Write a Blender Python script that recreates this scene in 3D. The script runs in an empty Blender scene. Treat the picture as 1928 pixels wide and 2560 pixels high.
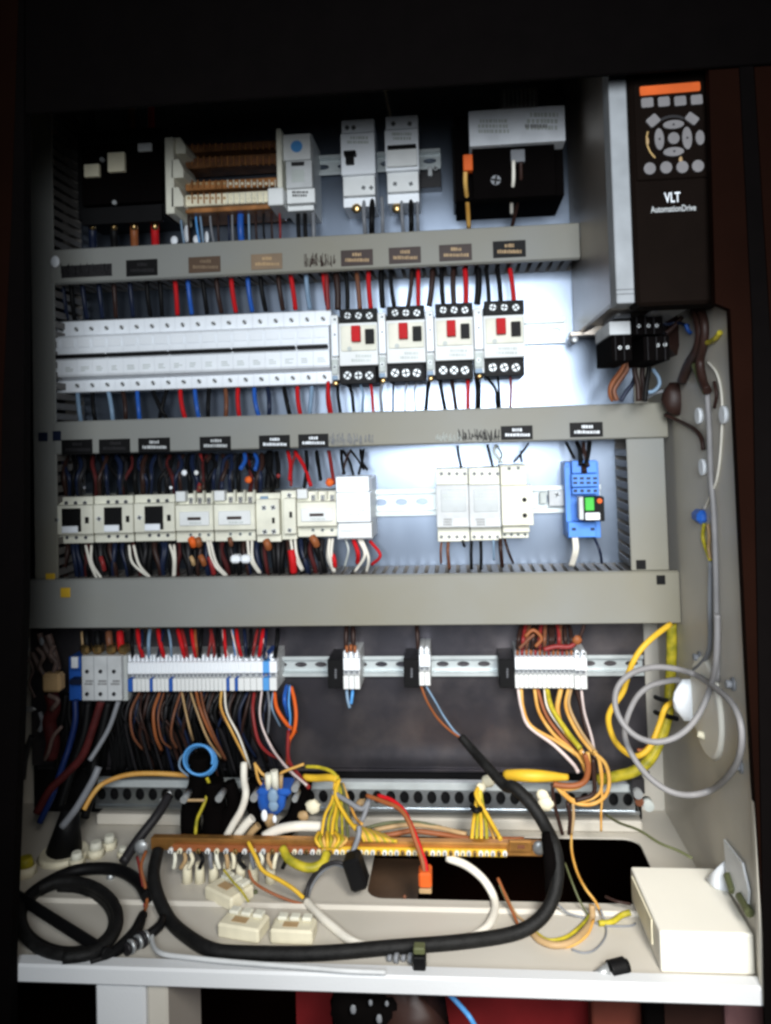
import bpy, math, random
from mathutils import Vector, Matrix
random.seed(7)
scene = bpy.context.scene
COL = scene.collection

# ------------------------------------------------------------------ camera
F_PX, CX, CY = 2000.0, 964.0, 1031.0          # focal length and principal point in photo pixels (1928 x 2560)
YAW, PITCH, ROLL = math.radians(5.1), math.radians(2.0), math.radians(1.65)
CAM = Vector((0, -1.0, 0))
R_cam = (Matrix.Rotation(YAW, 3, 'Z') @ Matrix.Rotation(math.radians(90) + PITCH, 3, 'X') @ Matrix.Rotation(-ROLL, 3, 'Z'))
cd = bpy.data.cameras.new('camera'); cam = bpy.data.objects.new('camera', cd); COL.objects.link(cam)
cam.matrix_world = Matrix.Translation(CAM) @ R_cam.to_4x4()
cd.sensor_fit = 'HORIZONTAL'; cd.sensor_width = 36; cd.lens = 36 * F_PX / 1928
cd.shift_x = 0.0; cd.shift_y = -(1280 - CY) / 1928
cd.clip_start = 0.01; cd.clip_end = 50
scene.camera = cam

# ------------------------------------------------------------------ light
w = bpy.data.worlds.new('World'); scene.world = w; w.use_nodes = True
w.node_tree.nodes['Background'].inputs[0].default_value = (0.55, 0.6, 0.75, 1)
w.node_tree.nodes['Background'].inputs[1].default_value = 0.02
def area(name, loc, target, size, power, col, spread=180):
    l = bpy.data.lights.new(name, 'AREA'); l.energy = power; l.size = size; l.color = col; l.shape = 'DISK'
    l.spread = math.radians(spread)
    o = bpy.data.objects.new(name, l); COL.objects.link(o); o.location = loc
    o.rotation_euler = (Vector(target) - Vector(loc)).to_track_quat('-Z', 'Y').to_euler()
area('work_lamp', (0.02, -1.34, 0.17), (0.02, 0, -0.08), 0.46, 4.0, (0.91, 0.96, 1.0), 76)
area('low_lamp', (0.26, -1.20, 0.30), (0.10, -0.1, -0.50), 0.26, 1.55, (1.0, 0.95, 0.88), 50)
scene.view_settings.view_transform = 'Standard'; scene.view_settings.look = 'None'
scene.view_settings.exposure = 0.0
scene.cycles.filter_width = 2.8
scene.cycles.max_bounces = 6
scene.cycles.use_denoising = True

# ------------------------------------------------------------------ materials
MATS = {}
def mat(name, col, rough=0.45, metal=0.0, var=0.12, scale=40, bump=0.0, bscale=300, spec=0.3, alpha=None, trans=0.0, col2=None, stain=None):
    m = bpy.data.materials.new(name); m.use_nodes = True; nt = m.node_tree; b = nt.nodes['Principled BSDF']
    b.inputs['Roughness'].default_value = rough; b.inputs['Metallic'].default_value = metal
    b.inputs['Specular IOR Level'].default_value = spec
    tc = nt.nodes.new('ShaderNodeTexCoord')
    n = nt.nodes.new('ShaderNodeTexNoise'); n.inputs['Scale'].default_value = scale; n.inputs['Detail'].default_value = 5
    nt.links.new(tc.outputs['Object'], n.inputs['Vector'])
    r = nt.nodes.new('ShaderNodeValToRGB'); r.color_ramp.elements[0].position = 0.3; r.color_ramp.elements[1].position = 0.7
    a = [max(0, c * (1 - var)) for c in col]; c2 = col2 or [min(1, c * (1 + var)) for c in col]
    r.color_ramp.elements[0].color = (*a, 1); r.color_ramp.elements[1].color = (*c2, 1)
    nt.links.new(n.outputs['Fac'], r.inputs[0]); out = r.outputs[0]
    if stain:                                   # broad dirt patches with a shape of their own
        n2 = nt.nodes.new('ShaderNodeTexNoise'); n2.inputs['Scale'].default_value = stain[1]; n2.inputs['Detail'].default_value = 8
        nt.links.new(tc.outputs['Object'], n2.inputs['Vector'])
        r2 = nt.nodes.new('ShaderNodeValToRGB'); r2.color_ramp.elements[0].position = 0.45; r2.color_ramp.elements[1].position = 0.72
        nt.links.new(n2.outputs['Fac'], r2.inputs[0])
        mx = nt.nodes.new('ShaderNodeMix'); mx.data_type = 'RGBA'; nt.links.new(r2.outputs[0], mx.inputs[0])
        nt.links.new(out, mx.inputs[6]); mx.inputs[7].default_value = (*stain[0], 1); out = mx.outputs[2]
    nt.links.new(out, b.inputs['Base Color'])
    if bump:
        n3 = nt.nodes.new('ShaderNodeTexNoise'); n3.inputs['Scale'].default_value = bscale
        nt.links.new(tc.outputs['Object'], n3.inputs['Vector'])
        bp = nt.nodes.new('ShaderNodeBump'); bp.inputs['Strength'].default_value = bump; bp.inputs['Distance'].default_value = 0.001
        nt.links.new(n3.outputs['Fac'], bp.inputs['Height']); nt.links.new(bp.outputs[0], b.inputs['Normal'])
    if trans: b.inputs['Transmission Weight'].default_value = trans
    MATS[name] = m; return m
mat('white', (0.86, 0.90, 0.95), 0.4, var=0.03); mat('white2', (0.74, 0.76, 0.76), 0.45, var=0.05); mat('cream', (0.72, 0.71, 0.60), 0.45)
mat('greyplastic', (0.42, 0.44, 0.43), 0.5); mat('lightgrey', (0.55, 0.57, 0.58), 0.5); mat('black', (0.004, 0.004, 0.0045), 0.55, spec=0.15)
mat('black_matt', (0.0022, 0.0016, 0.0016), 0.9, spec=0.04); mat('dark', (0.016, 0.015, 0.017), 0.5, spec=0.3)
mat('red', (0.50, 0.010, 0.014), 0.6, spec=0.15); mat('darkred', (0.22, 0.02, 0.02), 0.45); mat('brown', (0.16, 0.06, 0.03), 0.45)
mat('darkbrown', (0.028, 0.012, 0.009), 0.5, spec=0.3); mat('orange', (0.70, 0.12, 0.02), 0.55, spec=.2); mat('orangebrown', (0.27, 0.085, 0.028), 0.5)
mat('blue', (0.02, 0.10, 0.42), 0.4); mat('lightblue', (0.09, 0.32, 0.70), 0.4); mat('navy', (0.008, 0.014, 0.038), 0.45); mat('rubber', (0.006, 0.006, 0.006), 0.62, var=.6, scale=120, bump=.5, bscale=700, spec=.25)
mat('deepred', (0.06, 0.008, 0.008), 0.7, var=.4, scale=60, spec=.2); mat('deepblue', (0.006, 0.02, 0.10), 0.45, spec=0.3); mat('grey', (0.20, 0.21, 0.23), 0.45); mat('bluegrey', (0.20, 0.30, 0.42), 0.45)
mat('yellow', (0.66, 0.41, 0.03), 0.5); mat('yelgreen', (0.30, 0.29, 0.02), 0.5, var=0.3, scale=90, col2=(0.56, 0.45, 0.03))
mat('amber', (0.60, 0.27, 0.04), 0.5, col2=(0.68, 0.42, 0.12)); mat('tan', (0.42, 0.28, 0.14), 0.5); mat('whitewire', (0.75, 0.72, 0.64), 0.5)
mat('pinkwhite', (0.62, 0.52, 0.50), 0.5); mat('green', (0.05, 0.35, 0.08), 0.5); mat('olive', (0.10, 0.11, 0.05), 0.5)
mat('silver', (0.42, 0.44, 0.45), 0.45, 0.6); mat('zinc', (0.50, 0.54, 0.57), 0.36, 1.0, var=0.1, scale=25, bump=0.1)
mat('brass', (0.62, 0.42, 0.18), 0.35, 1.0); mat('copper', (0.60, 0.30, 0.09), 0.38, 0.85, var=0.3, scale=30)
mat('duct', (0.23, 0.235, 0.222), 0.5, var=0.03, scale=12, bump=0.05, stain=((0.215, 0.20, 0.15), 3.5))
mat('duct_finger', (0.15, 0.14, 0.13), 0.5)
mat('cabinet_paint', (0.57, 0.54, 0.48), 0.42, var=0.03, scale=8, bump=0.12, bscale=500, stain=((0.50, 0.47, 0.40), 5))
mat('lip_paint', (0.66, 0.68, 0.70), 0.4, var=0.03, scale=8, bump=0.12, bscale=500)
mat('steel_brushed', (0.36, 0.32, 0.28), 0.42, 0.9, var=0.15, scale=6)
mat('box_white', (0.80, 0.78, 0.70), 0.5, var=0.03, scale=10); mat('beige', (0.74, 0.69, 0.52), 0.5); mat('hose', (0.23, 0.225, 0.23), 0.5, trans=0.05, spec=0.3)
mat('stripgrey', (0.33, 0.35, 0.37), 0.7, spec=0.15); mat('keygrey', (0.22, 0.21, 0.215), 0.6, spec=0.2); mat('wine', (0.20, 0.012, 0.014), 0.6, var=0.3, scale=10); mat('pinkish', (0.32, 0.16, 0.16), 0.6, var=0.3, scale=14)
mat('deepbrown', (0.0078, 0.0026, 0.0015), 0.8, var=0.35, scale=6, spec=0.02); mat('drive_front', (0.0065, 0.004, 0.003), 0.75, var=0.1, spec=0.03)
mat('relay_blue', (0.09, 0.28, 0.80), 0.4); mat('lamp_green', (0.05, 0.5, 0.05), 0.4); mat('label_brown', (0.085, 0.05, 0.03), 0.5)
mat('tanlabel', (0.21, 0.145, 0.09), 0.5); mat('window', (0.46, 0.49, 0.50), 0.2, spec=0.7); mat('amberplastic', (0.30, 0.13, 0.045), 0.35, var=0.4, scale=60)
mat('railsteel', (0.54, 0.59, 0.60), 0.4, 0.35, var=0.1); mat('brownplastic', (0.13, 0.055, 0.02), 0.5, var=0.5, scale=70); mat('clutter', (0.11, 0.075, 0.065), 0.5, var=.5, scale=60); mat('rust', (0.15, 0.035, 0.022), 0.7, var=.35, scale=12); mat('print', (0.22, 0.22, 0.22), 0.6); mat('palegrey', (0.50, 0.54, 0.52), 0.5); mat('screenwhite', (0.8, 0.84, 0.9), 0.4)
def plate_mat():                                # galvanised sheet: cloudy zinc with smudges
    m = bpy.data.materials.new('plate_zinc'); m.use_nodes = True; nt = m.node_tree; b = nt.nodes['Principled BSDF']
    b.inputs['Metallic'].default_value = 1.0
    tc = nt.nodes.new('ShaderNodeTexCoord'); mp = nt.nodes.new('ShaderNodeMapping'); mp.inputs['Scale'].default_value = (3, 1, 1)
    nt.links.new(tc.outputs['Object'], mp.inputs[0])
    n = nt.nodes.new('ShaderNodeTexNoise'); n.inputs['Scale'].default_value = 7; n.inputs['Detail'].default_value = 6
    nt.links.new(mp.outputs[0], n.inputs['Vector'])
    r = nt.nodes.new('ShaderNodeValToRGB'); r.color_ramp.elements[0].color = (0.165, 0.20, 0.26, 1); r.color_ramp.elements[1].color = (0.215, 0.255, 0.32, 1)
    nt.links.new(n.outputs['Fac'], r.inputs[0]); nt.links.new(r.outputs[0], b.inputs['Base Color'])
    rr = nt.nodes.new('ShaderNodeMapRange'); rr.inputs['To Min'].default_value = 0.26; rr.inputs['To Max'].default_value = 0.33
    nt.links.new(n.outputs['Fac'], rr.inputs[0]); nt.links.new(rr.outputs[0], b.inputs['Roughness'])
    MATS['plate_zinc'] = m
plate_mat()
mat('plate_dark_reflection', (0.088, 0.084, 0.098), 0.33, 0.8, var=0.25, scale=9, stain=((0.19, 0.17, 0.175), 13))  # darker copy of the plate zinc, its dark reflections put into the colour

# ------------------------------------------------------------------ pixel to place
K = 0.8641
REG = {'D': (0, 0, K), 'a': (50, 200, 2.0825), 'b': (750, 200, 2.0825), 'c': (1350, 180, 2.697), 'd': (50, 550, 2.0825), 'e': (780, 550, 1.851),
       'f': (50, 1080, 2.0825), 'g': (780, 1080, 1.7537), 'h': (1450, 900, 2.765), 'i': (20, 1540, 2.0825), 'j': (650, 1540, 1.96),
       'k': (1228, 1540, 2.38), 'l': (0, 1960, 2.0825), 'm': (600, 1960, 2.0825), 'n': (1228, 1960, 2.38), 'o': (20, 1540, 4.165),
       'p': (400, 1880, 3.332), 'q': (1200, 1800, 3.332)}
def ray(k, x, y):
    x0, y0, s = REG[k]; sx, sy = x0 + x / s, y0 + y / s
    return R_cam @ Vector(((sx - CX) / F_PX, -(sy - CY) / F_PX, -1))
def P(k, x, y, d):                               # point where the sight line meets the plane d metres in front of the plate
    v = ray(k, x, y); t = (-d - CAM.y) / v.y; return CAM + v * t
def PZ(k, x, y, z):                              # ... meets the level z
    v = ray(k, x, y); t = (z - CAM.z) / v.z; return CAM + v * t
def PC(k, x, y, d, r):                           # as P, but kept above the cabinet floor and inside the right wall
    p = P(k, x, y, d)
    if p.z < FZ + r * 1.02 and p.y > -.283: p = PZ(k, x, y, FZ + r * 1.02)
    if p.x > XR - r * 1.1 and p.y < .0:
        v = ray(k, x, y); p = CAM + v * ((XR - r * 1.1 - CAM.x) / v.x)
    return p
def rad(k, px, d): return px / REG[k][2] * (1 - d) / F_PX

# ------------------------------------------------------------------ mesh builder
class MB:
    def __init__(s): s.v = []; s.f = []; s.sm = []
    def add(s, vs, fs, smooth=False):
        o = len(s.v); s.v += [tuple(p) for p in vs]; s.f += [tuple(i + o for i in f) for f in fs]; s.sm += [smooth] * len(fs)
    def box(s, a, b, c=0.0006, M=None):
        x0, x1 = sorted((a[0], b[0])); y0, y1 = sorted((a[1], b[1])); z0, z1 = sorted((a[2], b[2]))
        c = min(c, (x1 - x0) * .4, (y1 - y0) * .4, (z1 - z0) * .4)
        X = (x0, x1); Y = (y0, y1); Z = (z0, z1); vs = []; idx = {}
        for i in (0, 1):
            for j in (0, 1):
                for k in (0, 1):
                    sx, sy, sz = (1 - 2 * i) * c, (1 - 2 * j) * c, (1 - 2 * k) * c
                    for ax, p in enumerate(((X[i], Y[j] + sy, Z[k] + sz), (X[i] + sx, Y[j], Z[k] + sz), (X[i] + sx, Y[j] + sy, Z[k]))):
                        idx[i, j, k, ax] = len(vs); vs.append(Vector(p))
        q = [(0, 0), (1, 0), (1, 1), (0, 1)]; fs = []
        for t in (0, 1):
            fs.append([idx[t, a_, b_, 0] for a_, b_ in q]); fs.append([idx[a_, t, b_, 1] for a_, b_ in q]); fs.append([idx[a_, b_, t, 2] for a_, b_ in q])
        for i in (0, 1):
            for j in (0, 1):
                fs.append([idx[i, j, 0, 0], idx[i, j, 1, 0], idx[i, j, 1, 1], idx[i, j, 0, 1]])
                fs.append([idx[i, 0, j, 0], idx[i, 1, j, 0], idx[i, 1, j, 2], idx[i, 0, j, 2]])
                fs.append([idx[0, i, j, 1], idx[1, i, j, 1], idx[1, i, j, 2], idx[0, i, j, 2]])
                for k in (0, 1): fs.append([idx[i, j, k, 0], idx[i, j, k, 1], idx[i, j, k, 2]])
        cen = Vector(((x0 + x1) / 2, (y0 + y1) / 2, (z0 + z1) / 2)); out = []
        for f in fs:
            n = (vs[f[1]] - vs[f[0]]).cross(vs[f[2]] - vs[f[1]]); m = sum((vs[i] for i in f), Vector()) / len(f) - cen
            out.append(f if n.dot(m) > 0 else f[::-1])
        if M is not None: vs = [M @ p for p in vs]
        s.add(vs, out); return s
    def prism(s, pts, y0, y1, M=None):           # outline in x,z pushed along y
        n = len(pts); vs = [Vector((p[0], y0, p[1])) for p in pts] + [Vector((p[0], y1, p[1])) for p in pts]
        if M is not None: vs = [M @ p for p in vs]
        s.add(vs, [tuple(range(n)), tuple(range(2 * n - 1, n - 1, -1))] + [(i + n, (i + 1) % n + n, (i + 1) % n, i) for i in range(n)]); return s
    def profile(s, pts, x0, x1):                 # outline in y,z pushed along x
        n = len(pts); vs = [Vector((x0, p[0], p[1])) for p in pts] + [Vector((x1, p[0], p[1])) for p in pts]
        s.add(vs, [tuple(range(n - 1, -1, -1)), tuple(range(n, 2 * n))] + [(i, (i + 1) % n, (i + 1) % n + n, i + n) for i in range(n)]); return s
    def cyl(s, a, b, r, r2=None, n=14):
        a, b = Vector(a), Vector(b); r2 = r if r2 is None else r2; d = (b - a).normalized()
        u = d.cross(Vector((0, 0, 1)) if abs(d.z) < .9 else Vector((1, 0, 0))).normalized(); v = d.cross(u)
        vs = [a + (u * math.cos(t) + v * math.sin(t)) * r for t in [2 * math.pi * i / n for i in range(n)]]
        vs += [b + (u * math.cos(t) + v * math.sin(t)) * r2 for t in [2 * math.pi * i / n for i in range(n)]]
        o = len(s.v); s.add(vs, [(i, (i + 1) % n, (i + 1) % n + n, i + n) for i in range(n)], True)
        s.f += [tuple(o + i for i in range(n - 1, -1, -1)), tuple(o + n + i for i in range(n))]; s.sm += [False, False]; return s
    def tube(s, pts, r, n=8, closed=False, sub=6):
        pts = [Vector(p) for p in pts]; q = []; m = len(pts)
        if m == 2: pts = [pts[0], pts[0].lerp(pts[1], .5), pts[1]]; m = 3
        for i in range(m if closed else m - 1):
            p0 = pts[(i - 1) % m] if closed or i > 0 else pts[0] * 2 - pts[1]; p1 = pts[i]; p2 = pts[(i + 1) % m]
            p3 = pts[(i + 2) % m] if closed or i + 2 < m else p2 * 2 - p1
            for j in range(sub):
                t = j / sub
                q.append(0.5 * ((2 * p1) + (p2 - p0) * t + (2 * p0 - 5 * p1 + 4 * p2 - p3) * t * t + (3 * p1 - p0 - 3 * p2 + p3) * t ** 3))
        if not closed: q.append(pts[-1])
        L = len(q); rr = r if callable(r) else (lambda t: r); vs = []; u = None
        for i, p in enumerate(q):
            d = (q[(i + 1) % L] - q[i - 1]) if closed else (q[min(i + 1, L - 1)] - q[max(i - 1, 0)])
            if d.length < 1e-9: d = Vector((0, 0, 1))
            d.normalize()
            if u is None: u = d.orthogonal().normalized()
            u = (u - d * u.dot(d)); u = d.orthogonal().normalized() if u.length < 1e-6 else u.normalized(); v = d.cross(u)
            ra = rr(i / max(1, L - 1))
            vs += [p + (u * math.cos(a) + v * math.sin(a)) * ra for a in [2 * math.pi * k / n for k in range(n)]]
        fs = []
        for i in range(L if closed else L - 1):
            a, b = i * n, ((i + 1) % L) * n
            fs += [(a + k, a + (k + 1) % n, b + (k + 1) % n, b + k) for k in range(n)]
        o = len(s.v); s.add(vs, fs, True)
        if not closed:
            s.f += [tuple(o + k for k in range(n - 1, -1, -1)), tuple(o + (L - 1) * n + k for k in range(n))]; s.sm += [False, False]
        return s
    def hole_tile(s, x0, x1, z0, z1, cx, cz, rx, rz, y0, y1, n=16):   # a plate with an oval hole right through it
        ang = [2 * math.pi * i / n for i in range(n)]; inn = [(cx + rx * math.cos(a), cz + rz * math.sin(a)) for a in ang]; out = []
        for a in ang:
            ca, sa = math.cos(a), math.sin(a); t = 1 / max(abs(ca), abs(sa)); px, pz = ca * t, sa * t
            out.append((cx + px * ((x1 - cx) if px > 0 else (cx - x0)), cz + pz * ((z1 - cz) if pz > 0 else (cz - z0))))
        vs = [(p[0], y0, p[1]) for p in inn] + [(p[0], y0, p[1]) for p in out] + [(p[0], y1, p[1]) for p in inn]
        fs = []
        for i in range(n):
            j = (i + 1) % n; fs += [(i, i + n, j + n, j), (i, j, j + 2 * n, i + 2 * n)]
        s.add(vs, fs); return s
    def sphere(s, c, r, sx=1, sy=1, sz=1, n=12, m=8, jit=0):
        c = Vector(c); vs = []; rnd = random.Random(int(abs(c.x) * 1e5))
        for i in range(m + 1):
            th = math.pi * i / m
            for j in range(n):
                ph = 2 * math.pi * j / n; k = 1 + (rnd.uniform(-jit, jit) if 0 < i < m else 0)
                vs.append(c + Vector((r * sx * math.sin(th) * math.cos(ph) * k, r * sy * math.sin(th) * math.sin(ph) * k, r * sz * math.cos(th) * k)))
        s.add(vs, [(i * n + j, (i + 1) * n + j, (i + 1) * n + (j + 1) % n, i * n + (j + 1) % n) for i in range(m) for j in range(n)], True); return s
    def obj(s, name, m, parent=None, loc=None):
        o0 = Vector(loc) if loc is not None else (parent['_o'] and Vector(parent['_o']) if parent is not None and '_o' in parent else Vector())
        me = bpy.data.meshes.new(name); me.from_pydata([tuple(Vector(v) - o0) for v in s.v], [], s.f)
        me.polygons.foreach_set('use_smooth', s.sm); me.materials.append(MATS[m]); me.update()
        o = bpy.data.objects.new(name, me); COL.objects.link(o)
        if parent is not None:
            o.parent = parent
        else: o.location = o0
        o['_o'] = tuple(o0)
        return o
ALL_TOP = []
def tag(o, label, cat, group=None):
    o['label'] = label; o['category'] = cat
    if group: o['group'] = group
    ALL_TOP.append(o); return o
def thing(name, label, cat, loc, group=None):
    o = bpy.data.objects.new(name, None); COL.objects.link(o); o.location = loc; o['_o'] = tuple(Vector(loc)); o.empty_display_size = 0.01
    return tag(o, label, cat, group)
def struct(o): o['kind'] = 'structure'; return o
def pb(mb, k, x0, y0, x1, y1, d0, d1, c=0.0006):   # axis-aligned box whose front face (at d1) covers this patch of the photo
    xm, ym = (x0 + x1) / 2, (y0 + y1) / 2
    mb.box((P(k, x0, ym, d1).x, -d0, P(k, xm, y1, d1).z), (P(k, x1, ym, d1).x, -d1, P(k, xm, y0, d1).z), c); return mb
ORD = ['first', 'second', 'third', 'fourth', 'fifth', 'sixth', 'seventh', 'eighth', 'ninth', 'tenth', 'eleventh', 'twelfth', 'thirteenth', 'fourteenth',
       'fifteenth', 'sixteenth', 'seventeenth', 'eighteenth', 'nineteenth', 'twentieth']
ORD += ['twenty-' + o for o in ORD[:9]] + ['thirtieth'] + ['thirty-' + o for o in ORD[:9]] + ['fortieth'] + ['forty-' + o for o in ORD[:9]]

def dev(name, label, cat, k, parts, group=None):
    """A device bolted to the plate; parts: (name, 'b', x0,y0,x1,y1, d0,d1, mat) | (name,'c',cx,cy,r,d0,d1,mat) | (name,'s',cx,cy,r,d,mat) screw with a slot"""
    p0 = parts[0]; t = thing(name, label, cat, P(k, (p0[2] + p0[4]) / 2, (p0[3] + p0[5]) / 2, 0.0), group)
    for p in parts:
        mb = MB()
        if p[1] == 'b': pb(mb, k, *p[2:8]).obj(p[0], p[8], t)
        elif p[1] == 'c':
            c = P(k, p[2], p[3], p[6]); r = rad(k, p[4], p[6]); mb.cyl((c.x, -p[5], c.z), (c.x, -p[6], c.z), r).obj(p[0], p[7], t)
        elif p[1] == 's':
            c = P(k, p[2], p[3], p[5]); r = rad(k, p[4], p[5]); mb.cyl((c.x, -p[5] + .004, c.z), (c.x, -p[5], c.z), r, n=12)
            o = mb.obj(p[0], p[6], t); a = random.uniform(0, math.pi)
            M = Matrix.Translation((c.x, -p[5] - .0001, c.z)) @ Matrix.Rotation(a, 4, 'Y')
            MB().box((-r * .9, -.0002, -r * .2), (r * .9, .0002, r * .2), 0, M).box((-r * .2, -.0003, -r * .9), (r * .2, .0001, r * .9), 0, M).obj('slot', 'black', o)
        elif p[1] == 'l':                      # rows of print
            M2 = MB(); x0, y0, x1, y1, d, rows, m_ = p[2:9]; rn = random.Random(int(x0 * 7 + y0))
            for q in range(rows):
                ya = y0 + (y1 - y0) * (q + .15) / rows; yb = y0 + (y1 - y0) * (q + .8) / rows; x = x0 + (x1 - x0) * rn.uniform(0, .15) * (1 if q else 2)
                while x < x1 - (x1 - x0) * .06:
                    wd = (x1 - x0) * rn.uniform(.04, .10); pb(M2, k, x, ya, min(x1, x + wd), yb, d - .0004, d, 0); x += wd + (x1 - x0) * rn.uniform(.015, .05)
            M2.obj(p[0], m_, t)
    return t
NW = {}
def wire(k, pts, r, m, label, group=None, name='wire', cat='wire', n=8):
    d = pts[len(pts) // 2][2]; rr = rad(k, r, d)
    return tag(MB().tube([PC(k, *p, rr) if (p[2] < .235 or name != 'cable') else P(k, *p) for p in pts], rr, n=n).obj(name, m, None, P(k, *pts[0])), label, cat, group)
def jog(x0, y0, x1, y1, d0, dm, d1, amp=4):       # a slightly wandering drop from one point to the next
    s = random.uniform(-amp, amp)
    return [(x0, y0, d0), (x0 + (x1 - x0) * .25 + s, y0 + (y1 - y0) * .3, (d0 + dm) / 2 + .002), (x0 + (x1 - x0) * .6 + s, y0 + (y1 - y0) * .65, dm), (x1, y1, d1)]
CN = {'navy': 'dark blue', 'darkbrown': 'dark brown', 'whitewire': 'white', 'bluegrey': 'blue-grey', 'darkred': 'dark red', 'lightblue': 'light blue',
      'orangebrown': 'orange-brown', 'yelgreen': 'yellow-green', 'amber': 'amber', 'pinkwhite': 'pinkish white', 'olive': 'olive'}
def cn(m): return CN.get(m, m)

# ================================================================== THE CABINET
ZF = (P('D', 1440, 1760, -0.03).z + P('D', 833, 2100, 0.30).z) / 2
XR = (P('D', 1440, 1760, -0.03).x + P('D', 1645, 2080, 0.30).x) / 2
print('floor z', P('D', 1440, 1760, -0.03).z, P('D', 833, 2100, 0.30).z, 'wall x', P('D', 1440, 1760, -0.03).x, P('D', 1645, 2080, 0.30).x, P('D', 1562, 800, .3).x)
XR = .2400; XL = -1.0; ZT = P('D', 900, 185, 0.31).z + 0.30
cab = thing('electrical_cabinet', 'open grey metal control cabinet with lower lip, right side wall and zinc back plate', 'cabinet', (0, 0, ZF))
MB().box((XL, 0.030, ZF - .02), (XR + .001, 0.034, ZT)).obj('back_panel', 'cabinet_paint', cab)
MB().box((XR, -0.300, ZF - .02), (XR + .004, 0.030, ZT)).obj('right_wall', 'cabinet_paint', cab)
MB().box((XL - .004, -0.300, ZF - .02), (XL, 0.030, ZT)).obj('left_wall', 'cabinet_paint', cab)
MB().box((XL, -0.300, ZT), (XR, 0.030, ZT + .004)).obj('roof', 'cabinet_paint', cab)
ZL = P('D', 860, 2108, 0.30).z                      # top of the lip
FZ = ZL - .007                                     # floor sheet of the cabinet, a little below the lip
# floor with a rounded cable opening
hx0, hx1 = PZ('D', 790, 1940, FZ).x, PZ('D', 1400, 1860, FZ).x
hy0, hy1 = PZ('D', 1000, 1945, FZ).y, PZ('D', 1200, 1808, FZ).y
fl = MB(); y0f, y1f = -0.298, 0.0295
def slab(a, b, c, d_, z0=FZ - .002, z1=FZ): fl.box((a, c, z0), (b, d_, z1), 0)
slab(XL, hx0, y0f, y1f); slab(hx1, XR, y0f, y1f); slab(hx0, hx1, y0f, hy0); slab(hx0, hx1, hy1, y1f)
rc = .018
for cx_, cy_, a0 in ((hx0, hy0, 0), (hx1, hy0, 1), (hx1, hy1, 2), (hx0, hy1, 3)):
    sx = 1 if a0 in (0, 3) else -1; sy = 1 if a0 in (0, 1) else -1
    ccx, ccy = cx_ + sx * rc, cy_ + sy * rc
    arc = [(ccx - sx * rc * math.cos(t), ccy - sy * rc * math.sin(t)) for t in [i * math.pi / 12 for i in range(7)]]
    pts = [(cx_, cy_)] + arc; n_ = len(pts)
    fl.add([(p[0], p[1], FZ) for p in pts] + [(p[0], p[1], FZ - .002) for p in pts], [tuple(range(n_)), tuple(range(2 * n_ - 1, n_ - 1, -1))] + [(i, (i + 1) % n_, (i + 1) % n_ + n_, i + n_) for i in range(n_)])
fl.obj('floor_panel', 'cabinet_paint', cab)
MB().box((hx0 - .03, hy0 + .01, FZ - .030), (PZ('m', 930, 500, FZ - .02).x, hy1, FZ - .028), 0).obj('brown_reflection_sheet', 'label_brown', cab)  # brown sheet painting a reflection inside the opening
# raised rim pressed round the opening
yr = PZ('D', 300, 1951, FZ).y
MB().profile([(yr - .004, FZ + .0002), (yr - .001, FZ + .0035), (yr + .002, FZ + .0035), (yr + .006, FZ + .0002)], XL + .001, XR - .001).obj('pressed_ridge', 'cabinet_paint', cab)
ZRIM = P('D', 1555, 655, .3).z
lipL = P('D', 22, 2090, .30).x
lb = P('D', 860, 2152, .301).z
lip = MB().box((lipL, -0.301, lb), (XR + .0024, -0.285, ZL), .002); lip.obj('front_lip', 'lip_paint', cab)
MB().box((XR - .005, -0.3045, lb + .001), (XR + .0028, -0.292, ZRIM), .003).obj('wall_rim', 'cabinet_paint', cab)
# black screen bezel that hides the upper part of the cabinet
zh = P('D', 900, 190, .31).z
hd = MB().box((XL - .3, -0.312, zh), (XR + .6, -0.3065, zh + .35), .001).obj('top_bezel', 'black_matt', None, (0, -.31, zh))
tag(hd, 'black screen bezel across the top hiding the upper part of the cabinet', 'panel')
# mounting plate
px0, px1 = P('D', 60, 1000, 0).x, P('D', 1396, 1500, 0).x
pz0, pz1 = P('D', 800, 1660, 0).z, ZT - .02
zs = P('D', 900, 1300, 0).z
MB().box((px0, 0.0, zs), (px1, 0.003, pz1), .001).obj('mounting_plate', 'plate_zinc', cab)
MB().box((px0, 0.0, pz0), (px1, 0.003, zs - .0005), .001).obj('dimmed_lower_plate', 'plate_dark_reflection', cab)  # same zinc sheet as above, dimmed by colour where it reflects darkness
MB().box((px0 + .01, -0.004, pz0 - .003), (px1, 0.0, pz0 + .0002), .0008).obj('plate_edge_fold', 'plate_dark_reflection', cab)
MB().box((px0, 0.004, ZF - .002), (P('D', 1385, 1700, -.005).x, 0.0285, pz0 + .02), .001).obj('painted_gap_shadow', 'black', cab)  # black sheet painting the shadow below the plate edge
# leg, room
xa, xb, xc = P('D', 205, 2160, .295).x, P('D', 313, 2160, .295).x, P('D', 358, 2160, .295).x
pl = MB().box((xa, -.2945, lb - .25), (xb, -.20, lb - .0005), .002).obj('plinth_leg', 'lip_paint', cab)
MB().box((xb, -.2905, lb - .25), (xc, -.20, lb - .0007), .002).obj('leg_flange', 'cabinet_paint', cab)
struct(MB().box((-3, -2.5, -1.2), (3, 3, -1.19), 0).obj('room_floor', 'black_matt'))
struct(MB().box((P('D', 640, 2180, .1).x, -.10, -1.18), (.60, -.08, ZF - .06), 0).obj('red_wall', 'wine'))
struct(MB().box((-2, .4, -1.18), (3, .42, 2), 0).obj('room_wall', 'deepbrown'))
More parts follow.
